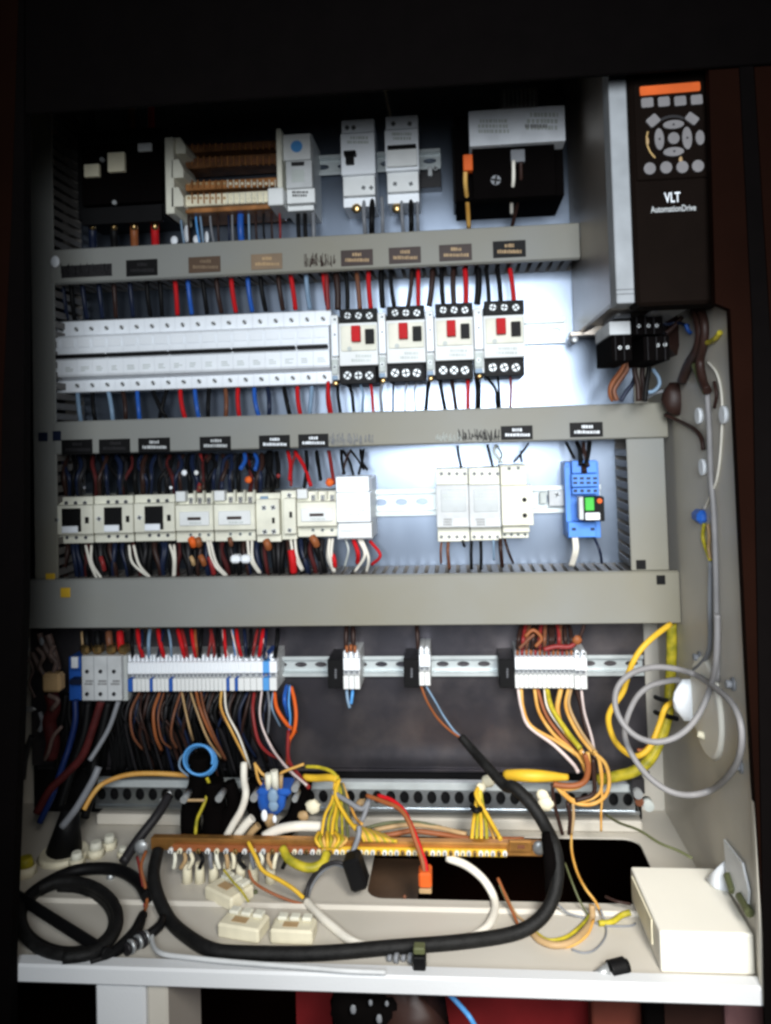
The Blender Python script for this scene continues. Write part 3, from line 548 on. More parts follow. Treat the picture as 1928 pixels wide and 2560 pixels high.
# wires above and below the breaker row
tops = [(245, 'navy'), (285, 'black'), (350, 'navy'), (430, 'navy'), (500, 'darkbrown'), (590, 'navy'), (680, 'black'), (740, 'black'), (820, 'red'), (895, 'blue'), (975, 'black'), (1050, 'darkbrown'), (1125, 'red'), (1210, 'blue'), (1280, 'black'), (1370, 'darkbrown'), (1435, 'red'), (1510, 'bluegrey'), (1605, 'red')]
for i, (x, m) in enumerate(tops):
    yb = 520 - (x - 245) * .045
    wire('d', jog(x - 22 + random.uniform(-8, 8), 300 - (x - 245) * .03, x, yb, .05, .05, .042), 12.5, m, f'{cn(m)} wire, {ORD[i]} from left, dropping onto the white breaker row', 'wires from the upper duct to the breaker row')
bots = [(300, 320, 'bluegrey'), (380, 395, 'black'), (460, 485, 'bluegrey'), (535, 550, 'darkbrown'), (610, 625, 'blue'), (690, 775, 'black'), (765, 725, 'black'), (835, 865, 'red'), (910, 935, 'blue'), (985, 980, 'black'), (1070, 1070, 'brown'), (1135, 1145, 'red'), (1220, 1250, 'blue'), (1290, 1295, 'navy'), (1375, 1410, 'black'), (1445, 1465, 'red'), (1520, 1505, 'bluegrey'), (1605, 1620, 'red')]
for i, (xa_, xz, m) in enumerate(bots):
    wire('d', jog(xa_, 893 - (xa_ - 300) * .02, xz, 1062 - (xa_ - 300) * .025, .042, .052, .045, 6), 12, m, f'{cn(m)} wire, {ORD[i]} from left, leaving the bottom of the white breakers', 'wires from the breaker row to the middle duct')
for i, (xa_, xz, m, r) in enumerate([(65, 75, 'darkred', 11), (108, 120, 'darkbrown', 15), (155, 165, 'black', 11), (205, 222, 'brown', 11), (262, 272, 'red', 11), (320, 328, 'black', 13), (365, 382, 'black', 10), (462, 445, 'darkbrown', 10), (492, 492, 'red', 10), (558, 542, 'darkbrown', 13), (600, 608, 'black', 11), (655, 658, 'darkbrown', 12), (708, 712, 'red', 12), (768, 764, 'black', 15), (805, 820, 'black', 10), (858, 875, 'black', 11), (916, 936, 'red', 11)]):
    wire('e', jog(xa_, 225, xz, 418 - xa_ * .035, .05, .055, .055, 5), r, m, f'{cn(m)} wire, {ORD[i]} from left, coming down to the motor starters', 'wires from the upper duct to the motor starters')
for i, (xa_, xm_, xz, m, r) in enumerate([(75, 76, 92, 'red', 9), (120, 120, 134, 'black', 8), (165, 185, 196, 'black', 8), (218, 236, 234, 'bluegrey', 6), (270, 278, 285, 'red', 7), (330, 318, 325, 'grey', 7), (378, 376, 375, 'black', 5), (445, 432, 430, 'grey', 4), (490, 475, 480, 'grey', 4), (545, 535, 525, 'black', 9), (592, 600, 620, 'black', 9), (645, 655, 670, 'darkbrown', 9), (722, 722, 722, 'red', 9), (765, 770, 768, 'black', 13), (810, 850, 862, 'black', 7), (860, 866, 872, 'black', 6), (918, 922, 918, 'darkred', 6)]):
    yb = 752 - xa_ * .03
    wire('e', [(xa_, yb, .05), (xm_, yb + 55, .06), ((xm_ + xz) / 2, yb + 110, .058), (xz, 912 - xa_ * .03, .05)], r, m, f'{cn(m)} wire, {ORD[i]} from left, leaving the bottom of the motor starters', 'wires from the motor starters to the middle duct')

# ================================================================== CONTACTOR ROW
for i, (x0, x1) in enumerate([(160, 382), (384, 592), (594, 808)]):
    yt = 338 - i * 6; w_ = x1 - x0; parts = [('body', 'b', x0 + 5, yt, x1 - 2, yt + 242, 0, .062, 'cream'), ('face', 'b', x0, yt + 45, x1 - 4, yt + 195, .0622, .078, 'cream'), ('window', 'b', x0 + w_ * .25, yt + 60, x0 + w_ * .70, yt + 152, .0782, .0795, 'black', .0004),
        ('window_side', 'b', x0 + w_ * .55, yt + 145, x0 + w_ * .71, yt + 182, .0782, .0794, 'black', .0003), ('marker_carrier', 'b', x0 + w_ * .25, yt + 153, x0 + w_ * .62, yt + 188, .0782, .082, 'white', .0015), ('status_slot', 'b', x0 + w_ * .80, yt + 105, x0 + w_ * .89, yt + 138, .0782, .0788, 'black', .0003)]
    parts += [('terminal_screw', 's', x0 + w_ * f, yt + 32, 11, .0625, 'grey') for f in (.36, .58, .80)] + [('terminal_screw', 's', x0 + w_ * f, yt + 212, 10, .0625, 'grey') for f in (.38, .60, .82)] + [('coil_screw', 's', x0 + w_ * .13, yt + 120, 13, .0788, 'lightgrey')]
    dev('contactor', ['leftmost cream contactor with black square window', 'second cream contactor with black square window', 'third cream contactor with black square window, in front of the slotted ones'][i], 'contactor', 'f', parts, 'contactors with black windows')
for i, (x0, x1, yt, yb) in enumerate([(810, 1008, 310, 572), (1010, 1226, 306, 568), (1442, 1652, 298, 545)]):
    w_ = x1 - x0; h = yb - yt
    parts = [('body', 'b', x0 + 3, yt + 10, x1 - 2, yb, 0, .060, 'cream'), ('face', 'b', x0, yt + h * .27, x1 - 3, yt + h * .78, .0602, .078, 'cream'), ('raised_band', 'b', x0 + w_ * .1, yt + h * .40, x1 - w_ * .12, yt + h * .68, .0782, .081, 'white2'),
             ('contact_bridge_slot', 'b', x0 + w_ * .31, yt + h * .51, x0 + w_ * .66, yt + h * .57, .0812, .0818, 'darkbrown', .0003), ('tab', 'b', x0, yt, x0 + w_ * .25, yt + h * .2, .0602, .072, 'white2')]
    for q in range(3):
        f = .40 + .235 * q; parts += [('terminal_recess', 'b', x0 + w_ * (f - .05), yt + h * .12, x0 + w_ * (f + .05), yt + h * .24, .0602, .0612, 'keygrey', .0003), ('terminal_screw', 's', x0 + w_ * f, yt + h * .17, 9, .063, 'silver'),
                  ('barrier', 'b', x0 + w_ * (f + .075), yt - 4 if i < 2 else yt + 8, x0 + w_ * (f + .11), yt + h * .22, .0602, .070, 'cream', .0004), ('terminal_screw', 's', x0 + w_ * f, yt + h * .86, 10, .061, 'palegrey')]
    parts.append(('print', 'l', x0 + w_ * .3, yt + h * .60, x0 + w_ * .7, yt + h * .66, .0814, 1, 'palegrey'))
    dev('contactor', ['cream contactor with dark slot, directly right of the black-window contactors', 'cream contactor with reddish dark slot left of the two narrow relays', 'cream contactor with dark slot touching the tall white module'][i], 'contactor', 'f', parts, 'contactors with a dark slot')
dev('auxiliary_relay', 'narrow cream contact block with four screws between slotted contactors', 'relay', 'f', [('body', 'b', 1232, 318, 1358, 572, 0, .062, 'cream'), ('face', 'b', 1230, 350, 1350, 535, .0622, .074, 'cream'), ('status_slot', 'b', 1312, 446, 1326, 476, .0742, .075, 'black'),
    ('terminal_screw', 's', 1270, 395, 14, .0745, 'lightgrey'), ('terminal_screw', 's', 1318, 393, 14, .0745, 'lightgrey'), ('terminal_screw', 's', 1275, 520, 14, .0745, 'lightgrey'), ('terminal_screw', 's', 1322, 518, 14, .0745, 'lightgrey'), ('blue_label', 'b', 1250, 335, 1290, 356, .0622, .066, 'bluegrey')])
dev('auxiliary_relay', 'slimmest cream relay block with single black slot, left of the last contactor', 'relay', 'f', [('body', 'b', 1362, 305, 1440, 560, 0, .060, 'cream'), ('face', 'b', 1372, 345, 1436, 530, .0602, .074, 'cream'), ('status_slot', 'b', 1402, 415, 1417, 446, .0742, .075, 'black'),
    ('terminal_screw', 's', 1402, 330, 13, .061, 'lightgrey'), ('terminal_screw', 's', 1404, 512, 12, .0745, 'lightgrey')])
dev('control_module', 'tall plain white module between the last contactor and the bare rail', 'module', 'g', [('body', 'b', 108, 200, 262, 470, 0, .060, 'white'), ('upper_face', 'b', 105, 195, 250, 262, .0602, .078, 'white'), ('middle_face', 'b', 108, 265, 256, 395, .0602, .085, 'white'), ('lower_face', 'b', 115, 398, 262, 465, .0602, .078, 'white2'),
    ('print', 'l', 130, 300, 230, 370, .0853, 4, 'lightgrey'), ('vent_slot', 'b', 125, 430, 240, 436, .0782, .0784, 'lightgrey', 0)])
for i, (x0, x1) in enumerate([(546, 688), (690, 828)]):
    parts = [('body', 'b', x0 + 2, 160 - i * 4, x1 - 1, 480 - i * 5, 0, .055, 'cream'), ('face', 'b', x0, 232, x1, 418, .0552, .074, 'lightgrey'), ('display_window', 'b', x0 + 20, 252, x1 - 12, 350, .0742, .0752, 'window', .0006),
             ('white_key', 'b', x0 + (78 if i == 0 else 76), 382, x1 - 8, 410, .0742, .0755, 'white'), ('print', 'l', x0 + 28, 378, x0 + 70, 412, .0744, 3, 'print'), ('print', 'l', x0 + 24, 258, x1 - 20, 300, .0754, 3, 'palegrey')]
    parts += [('terminal_screw', 's', x0 + 22 + q * 34, 183, 9, .0555, 'lightgrey') for q in range(4)] + [('terminal_screw', 's', x0 + 22 + q * 34, 460, 9, .0555, 'lightgrey') for q in range(4)]
    dev('energy_meter', ['left rail-mounted meter with grey display window', 'middle rail-mounted meter with grey display window beside the stepped relay'][i], 'meter', 'g', parts, 'meters with display windows')
dev('time_relay', 'stepped cream relay with two black dots right of the two meters', 'relay', 'g', [('body', 'b', 830, 145, 945, 465, 0, .055, 'cream'), ('face', 'b', 832, 235, 970, 410, .0552, .082, 'cream'), ('upper_step', 'b', 828, 150, 940, 232, .0552, .066, 'cream'), ('lower_step', 'b', 838, 412, 955, 440, .0552, .068, 'cream'),
    ('dial', 'c', 932, 297, 10, .0822, .083, 'black'), ('dial', 'c', 934, 366, 10, .0822, .083, 'black'), ('print', 'l', 900, 243, 960, 262, .0824, 2, 'palegrey'), ('terminal_screw', 's', 865, 160, 9, .0665, 'palegrey'), ('terminal_screw', 's', 905, 158, 9, .0665, 'palegrey')]
    + [('terminal_screw', 's', 845 + q * 30, 450, 8, .0555, 'palegrey') for q in range(4)])
dev('relay_socket', 'bright blue relay socket holding a small black relay with green lamp', 'relay socket', 'g', [('base', 'b', 1115, 130, 1262, 465, 0, .040, 'relay_blue'), ('terminal_tier', 'b', 1140, 125, 1250, 180, .0402, .055, 'relay_blue'), ('terminal_tier', 'b', 1140, 184, 1258, 240, .0402, .065, 'relay_blue'), ('terminal_tier', 'b', 1142, 244, 1258, 272, .0402, .060, 'relay_blue'),
    ('side_rail', 'b', 1112, 150, 1138, 440, .0402, .050, 'relay_blue'), ('lower_tier', 'b', 1125, 395, 1245, 462, .0402, .060, 'relay_blue')] + [('terminal_hole', 'b', 1146 + q * 29, 198 + r * 20, 1164 + q * 29, 208 + r * 20, .0652, .0656, 'navy', .0003) for q in range(4) for r in range(2)]
    + [('terminal_hole', 'b', 1148 + q * 29, 252, 1164 + q * 29, 264, .0602, .0606, 'navy', .0003) for q in range(4)] + [('terminal_hole', 'b', 1140, 420, 1158, 432, .0602, .0606, 'navy', .0003), ('terminal_hole', 'b', 1222, 420, 1240, 432, .0602, .0606, 'navy', .0003)])
dev('plug_in_relay', 'small black plug-in relay with green square and white label on the blue socket', 'relay', 'g', [('body', 'b', 1195, 285, 1283, 392, .066, .088, 'black', .002), ('clip', 'b', 1172, 285, 1200, 385, .066, .082, 'lightgrey', .003), ('green_flag', 'b', 1198, 287, 1238, 345, .0882, .090, 'lamp_green'), ('orange_button', 'c', 1262, 302, 11, .088, .0895, 'orange'), ('white_label', 'b', 1200, 354, 1264, 386, .0882, .0895, 'white')])
dev('rail_stop', 'steel end bracket with shiny screw just left of the blue relay socket', 'rail stop', 'g', [('body', 'b', 1040, 255, 1105, 325, .012, .022, 'lightgrey'), ('screw', 's', 1075, 275, 12, .024, 'silver'), ('lever', 'b', 1000, 265, 1030, 315, .012, .02, 'palegrey')])

# wires above the contactor row
for i, (pts, r, m) in enumerate([([(1170, 112), (1172, 150), (1150, 190)], 12, 'blue'), ([(1222, 112), (1235, 150), (1225, 195)], 10, 'blue'), ([(1300, 105), (1300, 180), (1290, 300)], 18, 'black'), ([(1335, 105), (1345, 180), (1340, 290)], 12, 'black'), ([(1395, 100), (1408, 170), (1405, 250)], 10, 'red'), ([(1430, 100), (1480, 180), (1515, 280)], 10, 'red'),
        ([(1440, 100), (1415, 180), (1412, 280)], 8, 'darkred'), ([(1490, 100), (1495, 180), (1480, 290)], 10, 'black'), ([(1545, 100), (1555, 170), (1565, 250)], 10, 'black'), ([(1608, 100), (1620, 170), (1635, 270)], 10, 'darkred'), ([(1100, 115), (1060, 160), (1050, 300)], 12, 'navy'), ([(1000, 115), (960, 180), (955, 300)], 12, 'darkbrown'), ([(940, 115), (945, 200), (930, 310)], 12, 'darkred')]):
    wire('f', [(x, y, .045 + .012 * j) for j, (x, y) in enumerate(pts)], r, m, f'{cn(m)} wire, {ORD[i]} hanging from the middle duct onto slotted contactors', 'wires between middle duct and contactors')
def tangle(name, items, label):
    v, f, sm, mi, ms = [], [], [], [], []
    for k, pts, r, m in items:
        mb = MB(); rr = rad(k, r, pts[1][2]); mb.tube([P(k, *p) for p in pts], rr, n=7, sub=5)
        if m not in ms: ms.append(m)
        o = len(v); v += mb.v; f += [tuple(i + o for i in q) for q in mb.f]; sm += mb.sm; mi += [ms.index(m)] * len(mb.f)
    me = bpy.data.meshes.new(name); me.from_pydata(v, [], f); me.polygons.foreach_set('use_smooth', sm); me.polygons.foreach_set('material_index', mi)
    for m in ms: me.materials.append(MATS[m])
    ob = bpy.data.objects.new(name, me); COL.objects.link(ob); ob['kind'] = 'stuff'; return tag(ob, label, 'wires')
cl = ['black', 'navy', 'darkbrown', 'black', 'navy', 'dark', 'black', 'darkred']
IT = []
for i in range(44):
    x = 205 + i * 25 + random.uniform(-6, 6); m = cl[i % 8]; x2 = x + random.uniform(-35, 35)
    m = 'deepred' if m == 'darkred' else m; IT.append(('f', [(x, 128 - x * .01, .045), (x + random.uniform(-25, 25), 175, .058), (x2 + random.uniform(-15, 15), 250, .066), (x2, 345, .050)], random.uniform(10, 15), m))
tangle('wire_tangle', IT, 'dark tangle of control wires above the left contactors')
for i, (x, y, r, m, lb_) in enumerate([(855, 212, 16, 'white', 'white ferrule glint'), (918, 212, 13, 'white2', 'greyish ferrule glint'), (1190, 248, 19, 'orange', 'orange wire sleeve'), (1345, 228, 12, 'darkred', 'dark red wire sleeve'), (785, 290, 9, 'white', 'small bright ferrule'), (335, 290, 8, 'grey', 'small grey ferrule'), (1612, 262, 22, 'orange', 'orange-brown wire sleeve'), (935, 290, 11, 'brown', 'brown wire sleeve')]):
    tag(MB().sphere(P('f', x, y, .075), rad('f', r, .075), 1, .6, 1, jit=.1).obj('wire_sleeve', m, None, P('f', x, y, .075)), lb_ + ' among the tangled wires above ' + ['the fourth contactor', 'the slotted contactors at left', 'the narrow four-screw relay', 'the slimmest relay', 'the third black-window contactor', 'the first black-window contactor', 'the last slotted contactor', 'the dark slot contactor'][i], 'sleeve')
for i, (pts, r, m) in enumerate([([(18, 85), (22, 130), (38, 190)], 6, 'black'), ([(72, 85), (82, 130), (92, 200)], 7, 'darkred'), ([(128, 80), (132, 130), (142, 185)], 7, 'black'), ([(135, 80), (165, 130), (182, 190)], 6, 'black'), ([(170, 80), (150, 120), (135, 185)], 5, 'darkbrown'), ([(212, 78), (220, 130), (242, 165)], 6, 'black'), ([(225, 78), (222, 120), (205, 185)], 6, 'black'), ([(168, 78), (200, 120), (228, 165)], 5, 'black'),
        ([(638, 62), (643, 100), (655, 155)], 6, 'black'), ([(770, 58), (780, 100), (792, 150)], 6, 'black'), ([(808, 58), (800, 90), (835, 135)], 6, 'palegrey'), ([(812, 58), (832, 100), (820, 135)], 4, 'olive'), ([(950, 50), (925, 85), (885, 132)], 5, 'black'), ([(918, 85), (916, 105), (920, 130)], 5, 'black'),
        ([(1115, 45), (1130, 75), (1150, 115)], 7, 'black'), ([(1162, 45), (1175, 80), (1180, 145)], 10, 'black'), ([(1190, 45), (1195, 90), (1212, 150)], 8, 'darkbrown'), ([(1218, 42), (1212, 90), (1200, 150)], 10, 'black'), ([(1180, 120), (1190, 145), (1195, 175)], 12, 'darkbrown')]):
    where = 'onto the tall white module' if i < 8 else 'to the meters' if i < 14 else 'into the blue relay socket'
    wire('g', [(x, y, .045 + .008 * j) for j, (x, y) in enumerate(pts)], r, m, f'{cn(m)} wire, {ORD[i if i < 8 else i - 8 if i < 14 else i - 14]} from left running {where}', 'wires ' + where)
# wires below the contactor row
for i, (a, b_, c_) in enumerate([((342, 590), (368, 690), (405, 772)), ((372, 590), (374, 680), (428, 768)), ((568, 590), (585, 680), (665, 752)), ((592, 590), (620, 690), (678, 758)), ((780, 588), (800, 660), (798, 755)), ((802, 588), (808, 660), (806, 752)), ((975, 565), (1005, 680), (1072, 752)), ((990, 565), (1022, 680), (1078, 748)),
        ((1185, 562), (1198, 660), (1245, 735)), ((1208, 562), (1212, 660), (1252, 735)), ((1410, 562), (1425, 640), (1468, 722)), ((1432, 560), (1442, 640), (1474, 718)), ((1612, 556), (1608, 640), (1635, 730)), ((1628, 556), (1622, 640), (1640, 728))]):
    j = i // 2
    wire('f', [(*a, .062), (*b_, .070), (*c_, .060)], 7.5, 'whitewire', f'{"left" if i % 2 == 0 else "right"} wire of white pair below {["the leftmost black-window contactor", "the second black-window contactor", "the third black-window contactor", "the first slotted contactor", "the second slotted contactor", "the slimmest relay block", "the last slotted contactor"][j]}', 'white coil wires below the contactors', name='coil_wire')
cl = ['black', 'navy', 'black', 'darkbrown', 'black', 'dark', 'navy', 'darkred']
IT = []
for i in range(48):
    x = 215 + i * 29 + random.uniform(-8, 8); m = cl[(i * 3) % 8]; x2 = x + random.uniform(-15, 35)
    m = 'deepred' if m == 'darkred' else m; IT.append(('f', [(x, 560, .048), (x + random.uniform(-10, 10), 620, .056), (x2, 700, .056), (x2 + 8, 775 - x * .02, .046)], random.uniform(10, 16), m))
tangle('wire_tangle', IT, 'dark tangle of wires below the contactors down to the wide duct')
for i, (x, y, x2, y2, r, m, lb_) in enumerate([(890, 555, 905, 590, 20, 'orange', 'orange wire pair entering the first slotted contactor from below'), (925, 555, 932, 590, 18, 'orangebrown', 'rust-orange wire end under the first slotted contactor'), (890, 650, 905, 690, 12, 'tan', 'tan ferrule among dark wires under the first slotted contactor'), (940, 645, 960, 690, 16, 'orangebrown', 'orange-brown wire under the first slotted contactor'), (1090, 552, 1100, 590, 12, 'brown', 'brown wire end under the second slotted contactor'),
        (1280, 565, 1295, 605, 20, 'orangebrown', 'orange-brown wire end under the four-screw relay'), (1520, 545, 1545, 590, 20, 'orangebrown', 'orange-brown wire end under the last slotted contactor'), (1412, 615, 1425, 730, 20, 'red', 'wide red wire below the slimmest relay'), (1630, 640, 1640, 700, 12, 'red', 'short red wire below the last slotted contactor'), (420, 650, 440, 720, 12, 'darkred', 'dark red wire below the leftmost contactor'), (985, 650, 1010, 740, 14, 'darkred', 'dark red wire beside the white pair under the first slotted contactor')]):
    wire('f', [(x, y, .068), ((x + x2) / 2 + 2, (y + y2) / 2, .070), (x2, y2, .066)], r, m, lb_)
for x0, x1, nm in ((1092, 1142, 'left'), (1146, 1196, 'right')):
    tag(pb(MB(), 'f', x0, 643, x1, 685, .062, .078, .0025).obj('wire_marker', 'white', None, P('f', x0, 665, .07)), f'{nm} one of two white marker sleeves below the second slotted contactor', 'sleeve', 'white marker sleeves')
for i, (pts, r, m) in enumerate([([(5, 468), (22, 520), (50, 605)], 11, 'black'), ([(76, 470), (70, 550), (95, 615)], 7, 'whitewire'), ([(88, 530), (96, 570), (100, 605)], 8, 'red'), ([(148, 472), (160, 520), (143, 592)], 5, 'palegrey'), ([(182, 472), (202, 530), (200, 575)], 10, 'red'), ([(205, 470), (232, 540), (188, 612)], 7, 'whitewire'), ([(218, 470), (248, 550), (240, 612)], 7, 'whitewire'),
        ([(255, 478), (300, 540), (262, 582)], 7, 'red'), ([(568, 485), (565, 520), (566, 575)], 5, 'brown'), ([(598, 485), (596, 530), (603, 600)], 7, 'brown'), ([(662, 478), (665, 490), (668, 500)], 6, 'black'), ([(700, 480), (698, 530), (700, 600)], 7, 'black'), ([(740, 480), (742, 530), (742, 600)], 7, 'black'), ([(795, 475), (797, 485), (798, 560)], 5, 'bluegrey'), ([(826, 470), (828, 520), (835, 590)], 9, 'darkbrown'),
        ([(845, 470), (860, 520), (882, 575)], 6, 'darkbrown'), ([(1146, 458), (1150, 520), (1132, 586)], 7, 'whitewire'), ([(1160, 458), (1164, 520), (1144, 588)], 7, 'whitewire'), ([(1236, 458), (1262, 520), (1272, 575)], 6, 'navy')]):
    where = 'from the white module' if i < 8 else 'from the meters and stepped relay' if i < 16 else 'from the blue relay socket'
    wire('g', [(pts[0][0], pts[0][1], .055), (pts[1][0], pts[1][1], .062), (pts[2][0], pts[2][1], .05)], r, m, f'{cn(m)} wire, {ORD[i if i < 8 else i - 8 if i < 16 else i - 16]} going down {where}', 'wires ' + where)
# ================================================================== DRIVE
dF = .275
t = thing('frequency_drive', 'dark brown frequency drive with keypad, orange bar and VLT lettering at upper right', 'drive', P('D', 1440, 660, 0))
sx0 = P('D', 1324, 420, dF).x; sx1 = P('D', 1363, 420, dF).x; ex = P('D', 1556, 420, dF).x; zb_ = P('D', 1345, 655, dF).z; ztp = ZT - .03
MB().box((sx0 + .001, -dF + .0305, zb_ + .004), (XR - .016, -.004, ztp), .002).obj('heat_sink_case', 'steel_brushed', t)
MB().box((sx0, -dF + .0005, zb_), (sx1, -dF + .030, ztp), .001).obj('side_strip', 'stripgrey', t)
MB().box((sx0 - .0003, -dF + .0001, zb_ + .008), (sx1, -dF + .0004, zb_ + .0085), 0).box((sx0 - .0003, -dF + .0001, zb_ + .012), (sx1, -dF + .0004, zb_ + .0125), 0).obj('strip_groove', 'dark', t)
MB().box((sx1 + .0002, -dF - .006, zb_ - .004), (ex, -dF + .030, ztp), .003).obj('front_cover', 'drive_front', t)
MB().box((ex + .0005, -dF + .004, zb_ - .002), (XR - .0165, -dF + .030, ztp), .002).obj('side_cover', 'drive_front', t)
d = dF + .0065
kp = pb(MB(), 'c', 640, 60, 1130, 720, dF + .0061, dF + .0085, .003).obj('keypad', 'drive_front', t)
d = dF + .0087
def key(x0, y0, x1, y1, ang=0, rnd_=False, m='keygrey', nm='key'):
    cx_, cy_ = (x0 + x1) / 2, (y0 + y1) / 2; c = P('c', cx_, cy_, d); a, b_ = rad('c', (x1 - x0) / 2, d), rad('c', (y1 - y0) / 2, d); mb = MB()
    if rnd_:
        pts = [(a * math.cos(q), b_ * math.sin(q)) for q in [2 * math.pi * i / 20 for i in range(20)]]
    else:
        pts = []; r = min(a, b_) * .35
        for sx_, sz_, s0 in ((1, 1, 0), (-1, 1, 1), (-1, -1, 2), (1, -1, 3)):
            for j in range(4):
                q = math.pi / 2 * (s0 + j / 3); pts.append((sx_ * (a - r) + r * math.cos(q), sz_ * (b_ - r) + r * math.sin(q)))
    ca, sa = math.cos(ang), math.sin(ang)
    mb.prism([(c.x + p[0] * ca - p[1] * sa, c.z + p[0] * sa + p[1] * ca) for p in pts][::-1], -d, -d - .0022); return mb.obj(nm, m, kp)
key(678, 88, 1068, 150, .02, m='orange', nm='orange_display_bar')
for x0, x1, y in ((682, 760, 212), (795, 870, 205), (905, 980, 200), (1016, 1090, 192)): key(x0, y - 32, x1, y + 32, .03)
key(722, 300, 800, 365, math.radians(38)); key(982, 290, 1062, 348, math.radians(-40))
for x0, y0, x1, y1 in ((830, 330, 965, 388), (832, 512, 965, 572), (772, 385, 832, 530), (958, 375, 1020, 525), (862, 412, 936, 490), (1048, 398, 1104, 496)): key(x0, y0, x1, y1, .02, True)
for x, y in ((738, 655), (848, 648), (957, 645), (1062, 638)): key(x - 38, y - 40, x + 38, y + 40, 0, True)
for x, y, q in ((897, 360, 0), (902, 540, 2), (803, 457, 1), (989, 450, 3)):
    c = P('c', x, y, d); r = rad('c', 11, d); A = [math.pi / 2 + q * math.pi / 2 + i * 2 * math.pi / 3 for i in range(3)]
    MB().prism([(c.x + r * math.cos(a_), c.z + r * math.sin(a_)) for a_ in A], -d - .0020, -d - .0026).obj('arrow_mark', 'dark', kp)
def ring(x, y, r0, r1, a0, a1, m):
    c = P('c', x, y, d); mb = MB(); n_ = 20; R0, R1 = rad('c', r0, d), rad('c', r1, d); A = [a0 + (a1 - a0) * i / n_ for i in range(n_ + 1)]
    mb.prism([(c.x + R1 * math.cos(q), c.z + R1 * math.sin(q)) for q in A] + [(c.x + R0 * math.cos(q), c.z + R0 * math.sin(q)) for q in A[::-1]], -d, -d - .0008); return mb.obj('arc_key', m, kp)
ring(897, 450, 140, 158, math.radians(60), math.radians(120), 'dark'); ring(897, 450, 165, 176, math.radians(160), math.radians(225), 'brass')
MB().sphere(P('c', 727, 465, d + .001), rad('c', 12, d), .8, .3, 2.2).obj('indicator_lamp', 'tan', kp); MB().sphere(P('c', 950, 592, d + .001), rad('c', 14, d), .9, .3, 1.7).obj('indicator_lamp', 'tan', kp)
def text(s_, k, x, y, hpx, wpx, dd, m, parent, name='lettering', bold=.0):
    cu = bpy.data.curves.new(name, 'FONT'); cu.body = s_; cu.align_x = 'CENTER'; cu.align_y = 'CENTER'; cu.extrude = .02; cu.offset = bold
    o = bpy.data.objects.new(name, cu); me = bpy.data.meshes.new_from_object(o); xs = [v.co.x for v in me.vertices]; ys = [v.co.y for v in me.vertices]
    W, H = rad(k, wpx, dd), rad(k, hpx, dd); c = P(k, x, y, dd); mx, my = (min(xs) + max(xs)) / 2, (min(ys) + max(ys)) / 2
    o0 = Vector(parent['_o'])
    for v in me.vertices:
        p = v.co; v.co = Vector((c.x + (p.x - mx) / (max(xs) - min(xs)) * W, c.y - p.z * .01, c.z + (p.y - my) / (max(ys) - min(ys)) * H)) - o0
    me.materials.clear(); me.materials.append(MATS[m]); ob = bpy.data.objects.new(name, me); COL.objects.link(ob); ob.parent = parent; ob['_o'] = tuple(o0); bpy.data.objects.remove(o); return ob
text('VLT', 'c', 893, 845, 68, 104, dF + .0065, 'white', t, bold=.02); text('AutomationDrive', 'c', 900, 920, 42, 290, dF + .0065, 'lightgrey', t, bold=.01)
# connectors and bracket below the drive
dev('cable_bracket', 'dark sheet bracket with screw reaching left from under the drive', 'bracket', 'c', [('foot', 'b', 205, 1745, 480, 1775, .03, .05, 'steel_brushed'), ('screw', 'c', 235, 1800, 24, .03, .058, 'grey'), ('screw_tip', 'c', 235, 1806, 12, .058, .061, 'silver')])
br = MB(); q = [P('c', x, y, .10) for x, y in ((290, 1768), (500, 1640), (500, 1600), (620, 1598), (620, 1775))]
tag(br.prism([(p.x, p.z) for p in q], -.10, -.097).obj('gusset_plate', 'steel_brushed', None, q[0]), 'triangular steel gusset plate under the lower left corner of the drive', 'plate')
dev('earth_clip', 'white plastic clip above the black two-pole connector under the drive', 'clip', 'c', [('body', 'b', 468, 1680, 612, 1770, .12, .20, 'lightgrey', .001), ('upper', 'b', 505, 1600, 615, 1660, .12, .18, 'grey'), ('tongue', 'b', 520, 1610, 545, 1640, .18, .186, 'lightgrey')])
def conn(label, x0, y0, x1, y1, pins, d0=.12, d1=.205):
    dev('plug_connector', label, 'connector', 'c', [('body', 'b', x0, y0, x1, y1, d0, d1, 'black_matt', .001)] + [('contact_screw', 's', x, y, 12, d1 + .001, 'silver') for x, y in pins] + [('rib', 'b', x - 3, y0 + 4, x + 3, y1 - 4, d1, d1 + .003, 'dark', .0003) for x in range(int(x0) + 30, int(x1) - 20, 58)])
conn('black two-pole plug connector below the white clip under the drive', 482, 1772, 622, 1948, [(540, 1858), (592, 1856)])
conn('upper black three-pole plug connector under the drive', 625, 1640, 830, 1770, [(668, 1712), (733, 1710), (788, 1708)])
conn('lower black plug connector at the centre under the drive', 700, 1780, 875, 1945, [(795, 1842), (845, 1838)])
tag(pb(MB(), 'c', 805, 1560, 1030, 1590, .15, dF - .02, .001).obj('cover_latch', 'grey', None, P('c', 900, 1575, .2)), 'long grey latch bar on the underside of the drive', 'latch')
tag(pb(MB(), 'c', 870, 1600, 1130, 1900, .02, .12, .01).obj('cable_entry_cover', 'darkbrown', None, P('c', 1000, 1800, .05)), 'dark brown cable entry cover behind the connectors under the drive', 'cover')
